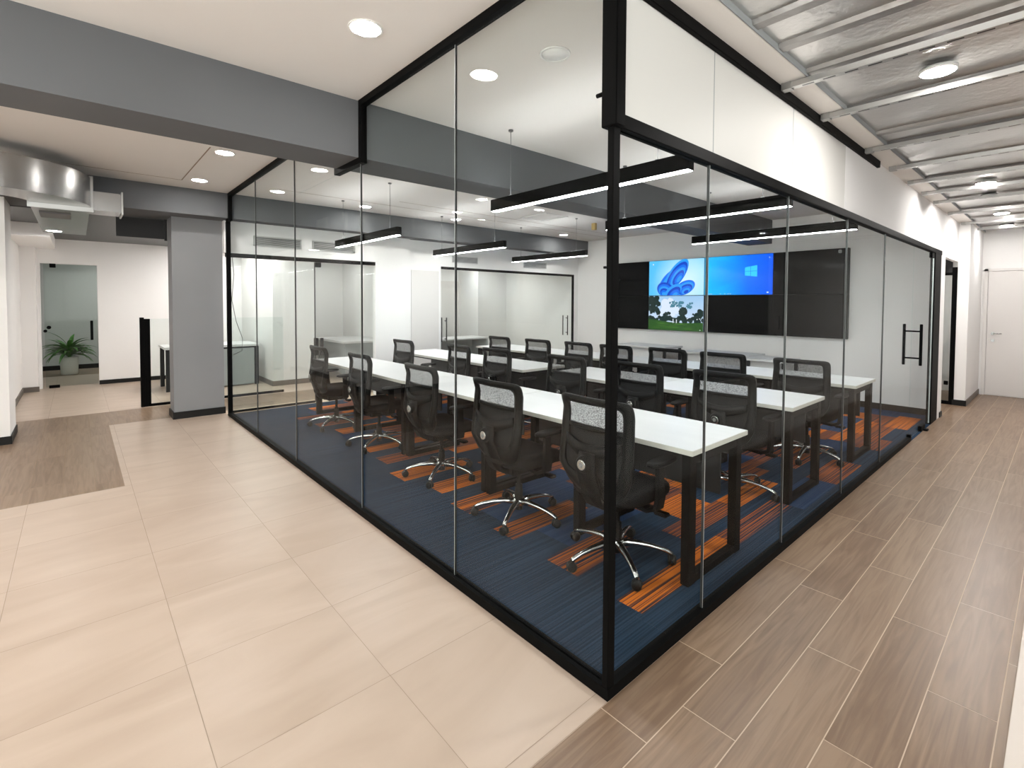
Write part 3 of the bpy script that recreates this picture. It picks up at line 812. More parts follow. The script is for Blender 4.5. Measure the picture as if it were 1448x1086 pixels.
ords = ['nearest the viewer', 'second', 'third', 'fourth', 'fifth', 'sixth', 'seventh', 'eighth', 'ninth', 'tenth', 'eleventh', 'twelfth']
for i, x in enumerate(jx):
    o = empty('ceiling_joist', (x, -0.03, 2.722), group='steel channels across the corridor ceiling',
              label=('slotted steel channel across the foil ceiling, %s from the near edge of the view' % ords[i - 3]).replace('nearest the viewer from the near edge of the view', 'nearest the viewer in view') if i > 2 else 'slotted steel channel of the foil ceiling, out of view behind the viewer', cat='ceiling joist')
    for nm, me_ in (('channel', cm), ('bracket', cl)):
        c = bpy.data.objects.new(nm, me_); C.objects.link(c); c.parent = o

# ------------------------------------------------------------------ lamps
def downlight_meshes(r, kind):
    a = MB().lathe([(0.0, 0.0), (r, 0.0), (r, -0.004), (0.0, -0.004)], 28).mesh('diffuser', M[kind])
    b = MB().lathe([(r, 0.0), (r + 0.012, 0.0), (r + 0.010, -0.007), (r, -0.006), (r, 0.0)], 28).mesh('trim_ring', M['ring'])
    return a, b
dm = downlight_meshes(0.075, 'lamp'); dmo = downlight_meshes(0.075, 'off')
def downlight(x, y, z, label, on=True, group=None):
    o = empty('downlight', (x, y, z - 0.0005), label=label, cat='ceiling light', group=group)
    for nm, me_ in zip(('diffuser', 'trim_ring'), dm if on else dmo):
        c = bpy.data.objects.new(nm, me_); C.objects.link(c); c.parent = o
downlight(-0.36, 1.30, ZC, 'round recessed downlight outside the glass, nearest the viewer')
downlight(-0.42, 4.20, ZC, 'round recessed downlight just past the grey beam, outside the glass')
downlight(-0.40, 5.60, ZC, 'round recessed downlight outside the glass, close to the second grey beam')
downlight(1.71, 5.77, ZC, 'recessed downlight inside the room above the left pair of pendant bars')
downlight(3.32, 5.77, ZC, 'recessed downlight inside the room in front of the second beam, middle of its row')
downlight(6.02, 5.80, ZC, 'recessed downlight inside the room closest to the screen wall')
downlight(0.55, 0.83, ZC, 'unlit pale round fitting on the ceiling just behind the corner post', on=False)
# made-up lamps outside the frame, added to brighten floor and ceiling
for (x, y) in ((-0.45, -0.6), (-2.2, -0.8), (-2.3, 1.3), (-3.6, 1.3), (-2.4, 3.3), (-3.7, 4.2), (-2.9, 5.2), (-3.0, 3.3), (-2.6, 4.2), (-3.6, 5.5), (-1.6, 3.0), (-0.5, -2.2), (-3.6, -2.0)):
    if not (x > -0.0): downlight(x, y, ZC, 'added recessed downlight above the open tiled floor, out of view', group='added downlights over the tiled floor')
for i, (x, y) in enumerate(((-1.70, 8.0),)):
    downlight(x, y, 2.47, 'round downlight under the air duct in the hallway')
for (x, y) in ((0.25, 7.2), (0.9, 7.3), (0.2, 8.2), (0.9, 8.1), (0.75, 9.6), (0.5, 8.1 + 0.3), (0.5, 9.0), (0.5, 10.0), (2.6, 7.6), (2.6, 9.6)):  # hidden lamps added to brighten the hall
    downlight(x, y, 2.60, 'added downlight in the dark ceiling of the hall, hidden by the beam', group='added hall downlights')
for (x, y) in ((-1.2, 12.0), (-0.5, 12.9)):  # lamps added to fill the room behind the door with light
    downlight(x, y, 2.60, 'added downlight of the room behind the hallway glass door', group='added downlights behind the hallway door')
for (x, y) in ((4.4, 7.4), (6.2, 8.2), (5.2, 8.0)):  # fill lamps added inside the cabin
    downlight(x, y, 2.50, 'added ceiling downlight inside the wide glass cabin', group='added cabin downlights')
downlight(7.95, 0.9, 2.50, 'added downlight in the lobby past the screen wall')  # lamp added to light the lobby
downlight(9.3, 1.2, 2.50, 'added downlight behind the lobby glass screen')  # fill lamp added behind the lobby screen

def disc_meshes(r):
    a = MB().lathe([(0.0, -0.022), (r - 0.010, -0.022), (r - 0.005, -0.019), (0.0, -0.016)], 36).mesh('diffuser', M['disc'])
    b = MB().lathe([(0.0, 0.0), (r + 0.002, 0.0), (r + 0.002, -0.017), (r - 0.004, -0.020), (r - 0.005, -0.015), (0.0, -0.015)], 36).mesh('housing', M['ring'])
    return a, b
sm_ = disc_meshes(0.078)
where = ['nearest the viewer, in the foil corridor ceiling', 'second from the viewer, over the corridor', 'third from the viewer, over the corridor', 'fourth from the viewer, over the corridor', 'deepest, above the white end door']
for i, (x, y) in enumerate(((1.93, -0.64), (5.4, -0.54), (6.25, -0.50), (7.8, -0.50), (9.3, -0.46))):
    o = empty('surface_light', (x, y, 2.772), label='white round surface light ' + where[i], cat='ceiling light')
    for nm, me_ in zip(('diffuser', 'housing'), sm_):
        c = bpy.data.objects.new(nm, me_); C.objects.link(c); c.parent = o
    MB().box(-0.01, 0.01, -0.02, 0.02, 0.0, 0.03).build('mount', M['galv'], o)
for (x, y) in ((-1.2, -2.3), (2.6, -2.4), (4.8, -2.4), (7.4, -2.4)):  # unseen lamps added to give the corridor more light
    o = empty('surface_light', (x, y, 2.772), label='added white round surface light over the side of the corridor out of view', cat='ceiling light', group='added surface lights out of view')
    for nm, me_ in zip(('diffuser', 'housing'), sm_):
        c = bpy.data.objects.new(nm, me_); C.objects.link(c); c.parent = o

# pendant bars over the desks
bar_body = MB().bbox(-0.032, 0.032, -0.9, 0.9, 0.0, 0.095, 0.002).mesh('housing', M['black'])
bar_diff = MB().box(-0.026, 0.026, -0.893, 0.893, -0.003, 0.001).mesh('diffuser', M['bar'])
bar_up_fill = MB().box(-0.020, 0.020, -0.88, 0.88, 0.0945, 0.0965).mesh('upward_fill', M['bar_up_fill'])  # added glowing strip that lights the ceiling from the pendant tops
wire_me = MB().tube([(0, 0, 0.09), (0, 0, ZC - 2.30)], 0.0022, 6).box(-0.012, 0.012, -0.012, 0.012, 0.09, 0.105).lathe([(0.02, ZC - 2.30 - 0.012), (0.02, ZC - 2.30)], 12).mesh('suspension_wire', M['wire'])
plab = ['nearest the viewer, over the first desk row', 'over the second desk row, corridor side', 'in front of the video wall, corridor side',
        'over the first desk row, far left', 'over the second desk row, beyond the beam', 'over the third desk row, beyond the beam']
for i, (x, y0, y1) in enumerate(((1.17, 0.33, 2.14), (2.72, 0.35, 2.12), (4.50, 0.36, 2.10), (1.29, 3.98, 5.80), (2.98, 4.14, 5.86), (4.72, 4.04, 5.95))):
    o = empty('pendant_light', (x, (y0 + y1) / 2, 2.297), label='black linear pendant light ' + plab[i], cat='pendant light')
    for nm, me_ in (('housing', bar_body), ('diffuser', bar_diff), ('upward_fill', bar_up_fill)):
        c = bpy.data.objects.new(nm, me_); C.objects.link(c); c.parent = o
    for s in (-0.68, 0.68):
        c = bpy.data.objects.new('suspension_wire', wire_me); C.objects.link(c); c.parent = o; c.location = (0, s, 0)
        if i < 3 and s > 0:     # this wire hangs from the beam's underside
            pass

# ------------------------------------------------------------------ air grilles
def grille(x0, x1, y, z0, z1, label):
    o = empty('air_grille', ((x0 + x1) / 2, y, (z0 + z1) / 2), label=label, cat='air grille', group=None)
    w, h = (x1 - x0) / 2, (z1 - z0) / 2
    MB().box(-w, w, -0.004, 0.0, -h, h).build('backing', M['grilledark'], o)
    MB().box(-w, w, -0.014, -0.004, h - 0.018, h).box(-w, w, -0.014, -0.004, -h, -h + 0.018).box(-w, -w + 0.018, -0.014, -0.004, -h, h).box(w - 0.018, w, -0.014, -0.004, -h, h).build('frame', M['grille'], o)
    mb = MB(); k = -h + 0.026
    while k < h - 0.026:
        mb.box(-w + 0.018, w - 0.018, -0.012, -0.006, k, k + 0.007); k += 0.015
    mb.build('slats', M['grille'], o)
grille(0.36, 1.0, 6.40, 2.30, 2.44, 'aluminium air grille above the far left glass, left of its pair')
grille(1.16, 1.82, 6.40, 2.30, 2.44, 'aluminium air grille behind the far left pendant bar')
grille(3.72, 4.30, 6.46, 2.27, 2.39, 'aluminium air grille above the wide cabin front, its left one')
grille(5.52, 6.18, 6.46, 2.27, 2.39, 'aluminium air grille above the wide cabin front, nearest the screen wall')
mb = MB().bbox(5.3, 5.36, 4.40, 4.48, ZC - 0.12, ZC, 0.004)
tag(mb.build('ceiling_bracket', M['brass']), 'small brass-coloured bracket on the ceiling inside the room', 'bracket')
mb = MB().box(4.0, 4.5, 4.3, 4.32, ZC - 0.008, ZC).box(4.48, 4.5, 4.3, 4.9, ZC - 0.008, ZC).box(4.0, 4.02, 4.3, 4.9, ZC - 0.008, ZC).box(4.0, 4.5, 4.88, 4.9, ZC - 0.008, ZC)
tag(mb.build('access_panel', M['ring']), 'square white access hatch in the ceiling of the meeting room', 'access panel')

# ------------------------------------------------------------------ video wall
SX = 7.15
yb = [1.072, 2.135, 3.331, 4.504, 5.47]; zb = [1.004, 1.681, 2.375]
def emis(name, col, s=1.0):
    m = bpy.data.materials.new(name); m.use_nodes = True
    n, l = m.node_tree.nodes, m.node_tree.links
    b = n['Principled BSDF']; b.inputs['Base Color'].default_value = (0.01, 0.01, 0.01, 1); b.inputs['Roughness'].default_value = 0.15
    b.inputs['Emission Color'].default_value = (*col, 1); b.inputs['Emission Strength'].default_value = s * 0.32; b.inputs['Specular IOR Level'].default_value = 0.2
    return m
def emis_grad(name, stops, axis, a, b_, s=1.0, radial=None):
    m = emis(name, stops[0][1], s)
    n, l = m.node_tree.nodes, m.node_tree.links; b = n['Principled BSDF']
    tc = n.new('ShaderNodeTexCoord'); rp = n.new('ShaderNodeValToRGB')
    if radial:
        ds = n.new('ShaderNodeVectorMath'); ds.operation = 'DISTANCE'; ds.inputs[1].default_value = radial
        l.new(tc.outputs['Object'], ds.inputs[0]); src = ds.outputs['Value']
    else:
        sp = n.new('ShaderNodeSeparateXYZ'); l.new(tc.outputs['Object'], sp.inputs[0]); src = sp.outputs[axis]
    mr = n.new('ShaderNodeMapRange'); mr.inputs['From Min'].default_value = a; mr.inputs['From Max'].default_value = b_
    l.new(src, mr.inputs['Value']); l.new(mr.outputs[0], rp.inputs[0])
    cr = rp.color_ramp
    cr.elements[0].position = stops[0][0]; cr.elements[0].color = (*stops[0][1], 1)
    cr.elements[1].position = stops[-1][0]; cr.elements[1].color = (*stops[-1][1], 1)
    for p, c in stops[1:-1]:
        e = cr.elements.new(p); e.color = (*c, 1)
    l.new(rp.outputs[0], b.inputs['Emission Color'])
    return m
names = {0: 'rightmost', 1: 'second from the right', 2: 'second from the left', 3: 'leftmost'}
disp = {}
for ci in range(4):
    for ri in range(2):
        y0, y1, z0, z1 = yb[ci], yb[ci + 1], zb[ri], zb[ri + 1]
        row = 'upper row' if ri else 'lower row'
        what = {(1, 1): 'showing a plain blue desktop', (2, 1): 'showing layered blue ribbons', (2, 0): 'showing a green park with trees'}.get((ci, ri), 'dark')
        o = empty('display_panel', (SX, (y0 + y1) / 2, (z0 + z1) / 2), cat='display', group='panels of the video wall',
                  label='video wall panel, %s, %s, %s' % (row, names[ci], what))
        w, h = (y1 - y0) / 2, (z1 - z0) / 2
        MB().bbox(0.0, 0.085, -w + 0.0008, w - 0.0008, -h + 0.0008, h - 0.0008, 0.002).build('housing', M['bezel'], o)
        disp[(ci, ri)] = (o, w, h)
        if (ci, ri) not in ((1, 1), (2, 1), (2, 0)):
            MB().box(-0.001, 0.0, -w + 0.006, w - 0.006, -h + 0.006, h - 0.006).build('screen', M['screen_black'], o)
# viewer sees +y on the left: s = left-right in [-1,1] -> y = -s*w
# plain blue desktop with a four-pane mark
o, w, h = disp[(1, 1)]
mb = MB()
W_, H_ = w - 0.006, h - 0.006
mb.add([(-0.001, W_, -H_), (-0.001, -W_, -H_), (-0.001, -W_, H_), (-0.001, W_, H_)], [(0, 1, 2, 3)], 0)
x_ = -0.0016
mb.add([(x_, 0.20 * -1 - 0.0, -0.02), (x_, W_, -0.30), (x_, W_, 0.34), (x_, -0.20, 0.16)], [(0, 1, 2, 3)], 1)
x_ = -0.0022
def q4(y0, y1, z0a, z0b, z1a, z1b, mi): mb.add([(x_, y0, z0a), (x_, y1, z0b), (x_, y1, z1b), (x_, y0, z1a)], [(0, 1, 2, 3)], mi)
q4(-0.135, -0.228, 0.062, 0.064, 0.128, 0.142, 2); q4(-0.235, -0.34, 0.064, 0.066, 0.143, 0.158, 2)
q4(-0.135, -0.228, -0.012, -0.022, 0.055, 0.057, 2); q4(-0.235, -0.34, -0.023, -0.036, 0.057, 0.058, 2)
for yy in (0.5, 0.47, 0.30, 0.22, 0.16, 0.12): q4(yy, yy - 0.018, -0.33, -0.33, -0.318, -0.318, 3)
q4(-0.5, -0.53, -0.315, -0.315, -0.295, -0.295, 3); q4(0.57, 0.545, 0.26, 0.26, 0.28, 0.28, 3); q4(-0.53, -0.545, 0.27, 0.27, 0.285, 0.285, 3)
blue = emis_grad('desktop_blue', [(0, (0.0, 0.10, 0.93)), (0.35, (0.0, 0.16, 0.95)), (0.72, (0.0, 0.42, 0.98)), (1, (0.0, 0.50, 1.0))], 1, -w, w, 1.0)
beam = emis_grad('desktop_beam', [(0, (0.0, 0.17, 0.95)), (0.5, (0.0, 0.33, 1.0)), (1, (0.0, 0.52, 1.0))], 1, -0.2, w, 1.0)
mb.build('screen', [blue, beam, emis('mark_cyan', (0.03, 0.55, 1.0), 1.1), emis('icon_white', (0.8, 0.9, 1.0), 1.0)], o)

# layered blue ribbons
o, w, h = disp[(2, 1)]
W_, H_ = w - 0.006, h - 0.006
mb = MB(); mb.add([(-0.001, W_, -H_), (-0.001, -W_, -H_), (-0.001, -W_, H_), (-0.001, W_, H_)], [(0, 1, 2, 3)], 0)
def lobe(cy0, cz0, a, b, rot, x, mi):
    poly = []
    for k in range(40):
        t = 2 * pi * k / 40; px_, pz_ = a * math.cos(t), b * math.sin(t)
        yy = cy0 + px_ * math.cos(rot) - pz_ * math.sin(rot); zz = cz0 + px_ * math.sin(rot) + pz_ * math.cos(rot)
        poly.append((yy, max(-H_ + 0.001, zz)))
    mb.add([(x, -p[0], p[1]) for p in poly], [tuple(range(40))], mi)
lay = 0
def nest(cy0, cz0, a, b, rot, steps, x0, m0=1):
    global lay
    for k in range(steps):
        s = 1 - k / (steps + 0.6)
        lobe(cy0 + (1 - s) * 0.10 * math.sin(rot), cz0 - (1 - s) * 0.10, a * s, b * s, rot, x0 - 0.0004 * k, (m0 - 1 + k) % 3 + 1)
nest(-0.17, -0.06, 0.26, 0.11, 0.85, 4, -0.0015)
nest(0.02, 0.05, 0.36, 0.155, 0.90, 7, -0.0034, 2)
nest(0.20, -0.20, 0.22, 0.125, 0.42, 6, -0.0066, 1)
nest(-0.20, -0.24, 0.20, 0.145, -0.45, 6, -0.0094, 3)
nest(-0.04, -0.27, 0.21, 0.11, 0.6, 4, -0.0122, 2)
sky = emis_grad('ribbon_background', [(0, (0.72, 0.92, 1.0)), (0.5, (0.45, 0.80, 1.0)), (1, (0.10, 0.55, 0.95))], 1, 0.0, 0.75, 0.95, radial=(0, -0.25, -0.1))
mb.add([(-0.0016, 0.50, 0.262), (-0.0016, 0.475, 0.262), (-0.0016, 0.475, 0.285), (-0.0016, 0.50, 0.285)], [(0, 1, 2, 3)], 4)
mb.build('screen', [sky, emis('ribbon_mid', (0.0, 0.15, 0.85)), emis('ribbon_light', (0.02, 0.32, 1.0)), emis('ribbon_deep', (0.0, 0.055, 0.55)), emis('icon_pale', (0.8, 0.85, 1.0))], o)

# park picture: sky, trees, lawn
o, w, h = disp[(2, 0)]
W_, H_ = w - 0.006, h - 0.006
mb = MB(); mb.add([(-0.001, W_, -H_), (-0.001, -W_, -H_), (-0.001, -W_, H_), (-0.001, W_, H_)], [(0, 1, 2, 3)], 0)
rt = random.Random(6)
def blob(cy0, cz0, r, mi, x, sq=1.0):
    n = 14; vs = []
    for k in range(n):
        a = 2 * pi * k / n; rr = r * rt.uniform(0.72, 1.12)
        vs.append((x, max(-W_, min(W_, -(cy0 + rr * math.cos(a)))), max(-H_, min(H_, cz0 + rr * sq * math.sin(a)))))
    mb.add(vs, [tuple(range(n))], mi)
xl = -0.0014
for k in range(26): blob(rt.uniform(-0.30, 0.05), rt.uniform(-0.05, 0.22), rt.uniform(0.05, 0.10), 1, xl); xl -= 0.00002
for k in range(46):      # tall tree on the left
    blob(rt.uniform(-0.58, -0.36), rt.uniform(0.0, 0.31), rt.uniform(0.025, 0.06), 2, xl); xl -= 0.00002
for k in range(30): blob(rt.uniform(-0.12, 0.20), rt.uniform(0.12, 0.22), rt.uniform(0.012, 0.03), 3, xl); xl -= 0.00002
for k in range(14): blob(rt.uniform(0.25, 0.36), rt.uniform(0.10, 0.20), rt.uniform(0.012, 0.025), 3, xl); xl -= 0.00002
for k in range(60):      # hedge line
    blob(rt.uniform(-0.58, 0.58), rt.uniform(-0.17, -0.08), rt.uniform(0.03, 0.055), 2, xl); xl -= 0.00002
for c0, z0, sp_, n_ in ((-0.16, -0.05, 0.07, 16), (0.17, -0.02, 0.07, 34), (0.17, 0.06, 0.05, 16), (0.54, 0.0, 0.05, 22), (0.42, -0.05, 0.05, 12)):
    for k in range(n_): blob(c0 + rt.uniform(-sp_, sp_), z0 + rt.uniform(-sp_, sp_), rt.uniform(0.02, 0.045), 2, xl); xl -= 0.00002
lawn = [(W_, -H_), (-W_, -H_), (-W_, -0.17), (-0.2, -0.185), (0.1, -0.175), (0.4, -0.14), (W_, -0.13)]
mb.add([(xl - 0.0003, a, b) for a, b in lawn], [tuple(range(len(lawn)))], 4)
for k in range(16):
    yy = rt.uniform(-W_ + 0.12, W_ - 0.12); zz = rt.uniform(-H_ + 0.02, -0.2)
    mb.add([(xl - 0.0005, yy + 0.1, zz), (xl - 0.0005, yy - 0.1, zz + 0.004), (xl - 0.0005, yy - 0.06, zz + 0.012), (xl - 0.0005, yy + 0.07, zz + 0.010)], [(0, 1, 2, 3)], 5)
# white monument shapes and small lamps in front of the hedge
for a, b, z0, z1 in ((-0.01, -0.03, -0.19, -0.10), (0.04, 0.02, -0.19, -0.10), (-0.03, 0.04, -0.11, -0.095)):
    pass
for cy0, cz0 in ((0.26, -0.10), (0.46, -0.11), (0.52, -0.31), (0.51, -0.10)): blob(cy0, cz0, 0.011, 6, xl - 0.0006)
mb.add([(xl - 0.0006, -0.0 + p, q) for p, q in ((0.04, -0.19), (0.025, -0.19), (0.025, -0.11), (0.04, -0.11))], [(0, 1, 2, 3)], 6)
mb.add([(xl - 0.0006, p, q) for p, q in ((-0.03, -0.19), (-0.045, -0.19), (-0.045, -0.12), (-0.03, -0.12))], [(0, 1, 2, 3)], 6)
sky2 = emis_grad('park_sky', [(0, (0.62, 0.75, 0.95)), (1, (0.35, 0.60, 0.90))], 2, -0.1, h, 0.9)
mb.build('screen', [sky2, emis('park_cloud', (0.72, 0.80, 0.95), 0.95), emis('tree_dark', (0.006, 0.022, 0.018)), emis('tree_blue', (0.06, 0.20, 0.28)),
                    emis('lawn_green', (0.022, 0.085, 0.012)), emis('lawn_light', (0.06, 0.17, 0.02)), emis('lamp_white', (0.9, 0.9, 0.95))], o)
# wall camera beside the video wall
wc = empty('webcam', (7.16, 5.56, 2.31), label='small black camera on an arm at the left end of the video wall', cat='camera')
MB().tube([(0, -0.09, 0), (0, 0.03, 0)], 0.012, 8).build('arm', M['black'], wc)
MB().lathe([(0.0, -0.03), (0.035, -0.025), (0.04, 0.0), (0.035, 0.025), (0.0, 0.03)], 14, (0, 0.06, 0.0)).build('head', M['black'], wc)
MB().box(0.0, 0.08, -0.012, 0.012, -0.012, 0.012).build('bracket', M['black'], wc)
mb = MB().bbox(7.11, 7.1505, 1.16, 1.20, 2.30, 2.35, 0.006)
tag(mb.build('sensor', M['midgrey']), 'small grey sensor at the top right corner of the video wall', 'sensor')
mb = MB().tube([(7.148, 2.02, 1.33), (7.14, 2.02, 1.2), (7.145, 2.03, 1.1)], 0.012, 6)
tag(mb.build('cable_clip', M['black']), 'short black cable on the dark lower panel of the video wall', 'cable')

# ------------------------------------------------------------------ desks
def loop_leg(x0, x1, y, wid=0.05, th=0.05):
    """closed rectangular leg frame in the x-z plane"""
    mb = MB()
    mb.bbox(x0, x0 + 0.07, y, y + th, 0.004, 0.72, 0.003); mb.bbox(x1 - 0.07, x1, y, y + th, 0.004, 0.72, 0.003)
    mb.bbox(x0 + 0.065, x1 - 0.065, y + 0.003, y + th - 0.003, 0.006, 0.05, 0.002); mb.bbox(x0 + 0.065, x1 - 0.065, y + 0.003, y + th - 0.003, 0.66, 0.72, 0.002)
    return mb
def desk(x0, x1, y0, y1, legs, label, group='desks in the three rows'):
    o = empty('meeting_desk', ((x0 + x1) / 2, (y0 + y1) / 2, 0), label=label, cat='desk')
    ox, oy = (x0 + x1) / 2, (y0 + y1) / 2
    a, b, c, d = x0 - ox, x1 - ox, y0 - oy, y1 - oy
    t = MB().bbox(a, b, c + 0.001, d - 0.001, 0.721, 0.75, 0.0015)
    me_o = t.build('desk_top', [M['table'], M['edge']], o)
    for p in me_o.data.polygons:
        if abs(p.normal.z) < 0.5: p.material_index = 1
    for ly in legs:
        loop_leg(a + 0.02, b - 0.03, ly - oy).build('leg', M['black'], o)
    MB().box(a + 0.10, b - 0.12, c + 0.06, d - 0.06, 0.685, 0.715).build('under_frame', M['black'], o)
    MB().box(b - 0.15, b - 0.135, c + 0.10, d - 0.10, 0.36, 0.70).build('modesty_panel', M['darkgrey'], o)
    return o
desk(0.91, 1.58, 0.157, 1.93, [0.18, 0.95, 1.875], 'white desk of the first row whose end faces the corner post')
desk(0.91, 1.58, 1.93, 3.22, [1.94, 3.15], 'white desk in the middle of the first row')
desk(0.90, 1.57, 3.22, 5.66, [3.23, 4.36, 5.58], 'white desk at the far left end of the first row')
desk(2.49, 3.22, 0.215, 1.50, [0.235, 1.02], 'white desk of the second row beside the corridor glass')
desk(2.45, 3.18, 1.50, 2.74, [1.80, 2.66], 'white desk of the second row, right of the gap')
desk(2.34, 3.06, 3.03, 4.45, [3.60, 4.38], 'white desk of the second row, left of the gap')
desk(2.30, 3.00, 4.45, 5.90, [4.47, 5.82], 'white desk of the second row at its far left end')
desk(4.04, 4.75, 0.19, 1.60, [0.21, 0.93], 'white desk of the third row beside the corridor glass')
desk(4.00, 4.71, 1.60, 3.05, [1.655, 2.98], 'white desk in the third row, second from the corridor glass')
desk(3.95, 4.66, 3.05, 4.45, [3.60, 4.38], 'white desk in the third row, second from its far left end')
desk(3.85, 4.58, 4.45, 5.90, [4.47, 5.82], 'white desk of the third row at its far left end')
# side tables under the video wall
def side_table(x0, x1, y0, y1, label):
    o = empty('side_table', ((x0 + x1) / 2, (y0 + y1) / 2, 0), label=label, cat='table')
    w, d = (x1 - x0) / 2, (y1 - y0) / 2
    MB().bbox(-w, w, -d, d, 0.71, 0.745, 0.003).build('table_top', M['table'], o)
    for s in (-1, 1): MB().box(-w + 0.02, -w + 0.06, s * (d - 0.04) - 0.02, s * (d - 0.04) + 0.02, 0.0, 0.71).box(w - 0.06, w - 0.02, s * (d - 0.04) - 0.02, s * (d - 0.04) + 0.02, 0, 0.71).build('leg', M['darkgrey'], o)
    MB().box(-w + 0.06, -w + 0.08, -d + 0.06, d - 0.06, 0.25, 0.71).build('front_panel', M['whiteplastic'], o)
side_table(6.0, 6.6, 2.02, 3.1, 'white side table under the two lit upper screens')
side_table(5.75, 6.3, 1.42, 1.98, 'small square white table below the right half of the video wall')
side_table(6.3, 6.9, 3.6, 4.7, 'white side table below the left end of the video wall')

# ------------------------------------------------------------------ task chairs
def se(t, n): return math.copysign(abs(t) ** (2.0 / n), t)
def back_x(z, y):
    # S-shaped profile, leaning back, curved around the sitter
    k = [(0.42, -0.185), (0.50, -0.225), (0.60, -0.262), (0.70, -0.250), (0.80, -0.222), (0.90, -0.228), (1.02, -0.262)]
    z = max(k[0][0], min(k[-1][0], z))
    for (z0, x0), (z1, x1) in zip(k[:-1], k[1:]):
        if z <= z1:
            t = (z - z0) / (z1 - z0); t = t * t * (3 - 2 * t) * 0.5 + t * 0.5
            return x0 + (x1 - x0) * t + 0.55 * y * y
    return k[-1][1]
def wfac(z):
    k = [(0.42, 0.60), (0.48, 0.80), (0.58, 0.99), (0.68, 1.02), (0.80, 0.955), (0.90, 0.965), (1.0, 1.0)]
    z = max(k[0][0], min(k[-1][0], z))
    for (z0, x0), (z1, x1) in zip(k[:-1], k[1:]):
        if z <= z1: return x0 + (x1 - x0) * (z - z0) / (z1 - z0)
    return 1.0
def chair_parts():
    P = []
    N = 72
    def loop(W0, zc, Hh, n, zb_lift=0):
        out = []
        for k in range(N):
            a = 2 * pi * k / N
            nn = n * 1.5 if math.sin(a) > 0 else n * 0.62
            z = zc + Hh * se(math.sin(a), nn); y = W0 * wfac(z) * se(math.cos(a), nn)
            out.append((y, z))
        return out
    outer, inner = loop(0.254, 0.712, 0.288, 9.0), loop(0.199, 0.757, 0.200, 8.5)
    def ring3(lp, dx): return [(back_x(z, y) + dx, y, z) for y, z in lp]
    mb = MB()
    mid = [((a[0] + b[0]) / 2, (a[1] + b[1]) / 2) for a, b in zip(outer, inner)]
    seq = [ring3(inner, 0.010), ring3(mid, 0.018), ring3(outer, 0.010), ring3(outer, -0.010), ring3(mid, -0.022), ring3(inner, -0.010), ring3(inner, 0.010)]
    mb.ring(seq, 0, True, True, caps=False)
    # cross bar dividing the head window
    rings = []
    for k in range(13):
        y = -0.193 + 0.386 * k / 12
        x = back_x(0.822, y); rings.append([(x - 0.012, y, 0.812), (x - 0.012, y, 0.833), (x + 0.006, y, 0.835), (x + 0.006, y, 0.810)])
    mb.ring(rings, 0, True)
    P.append(('backrest_frame', mb.mesh('backrest_frame', M['frame']), None))
    def sheet(z0, z1, nm, mt, W0=0.212):
        mb = MB(); nz, ny = 8, 10; vs = []
        for i in range(nz + 1):
            z = z0 + (z1 - z0) * i / nz
            ty = min(1.0, max(0.0, 1 - abs((z - 0.755) / 0.208) ** 6)) ** (1 / 6.0)
            for j in range(ny + 1):
                y = W0 * wfac(z) * ty * (-1 + 2 * j / ny); vs.append((back_x(z, y) + 0.002, y, z))
        mb.add(vs, [(i * (ny + 1) + j, i * (ny + 1) + j + 1, (i + 1) * (ny + 1) + j + 1, (i + 1) * (ny + 1) + j) for i in range(nz) for j in range(ny)], 0, True)
        P.append((nm, mb.mesh(nm, mt), None))
    sheet(0.823, 0.957, 'head_mesh', M['mesh_open'])
    sheet(0.556, 0.823, 'back_mesh', M['mesh_dense'])
    # lumbar support: band, spine and housing
    mb = MB(); rings = []
    for k in range(17):
        y = -0.195 + 0.39 * k / 16; zc = 0.70 + 0.045 * (abs(y) / 0.19) ** 1.6; hh = 0.028 + 0.012 * math.cos(y / 0.19 * pi / 2)
        x = back_x(zc, y) - 0.014 - 0.012 * math.cos(y / 0.2 * pi / 2)
        rings.append([(x - 0.006, y, zc - hh), (x - 0.006, y, zc + hh), (x + 0.006, y, zc + hh), (x + 0.006, y, zc - hh)])
    mb.ring(rings, 0, True)
    rings = []
    for k in range(9):
        z = 0.44 + 0.26 * k / 8; x = back_x(z, 0) - 0.026; wv = 0.075 - 0.02 * k / 8
        rings.append([(x - 0.010, -wv, z), (x - 0.014, 0, z), (x - 0.010, wv, z), (x + 0.010, wv, z), (x + 0.010, -wv, z)])
    mb.ring(rings, 0, True)
    mb.lathe([(0.0, -0.030), (0.036, -0.030), (0.046, -0.022), (0.052, 0.0), (0.052, 0.01)], 24, (back_x(0.635, 0) - 0.030, 0.01, 0.635), 'x')
    P.append(('lumbar_support', mb.mesh('lumbar_support', M['frame']), None))
    xk = back_x(0.635, 0) - 0.060
    mb = MB().lathe([(0.026, 0.002), (0.029, 0.0), (0.029, -0.003), (0.026, -0.004)], 24, (xk, 0.01, 0.635), 'x')
    P.append(('knob_ring', mb.mesh('knob_ring', M['chrome']), 'lumbar_support'))
    mb = MB().lathe([(0.0, -0.006), (0.012, -0.006), (0.015, -0.003), (0.015, 0.004)], 20, (xk, 0.01, 0.635), 'x')
    P.append(('knob', mb.mesh('knob', M['knob']), 'lumbar_support'))
    # seat cushion: rounded slab
    mb = MB(); rings = []
    def outline(sc_, z, dip=0.0):
        out = []
        for k in range(40):
            a = 2 * pi * k / 40; x = 0.03 + 0.235 * sc_ * se(math.cos(a), 4.2); y = 0.245 * sc_ * se(math.sin(a), 3.6)
            zz = z - (0.028 * max(0, (x - 0.16) / 0.1) if x > 0.16 else 0) + 0.01 * (abs(y) / 0.245) ** 2
            out.append((x, y, zz))
        return out
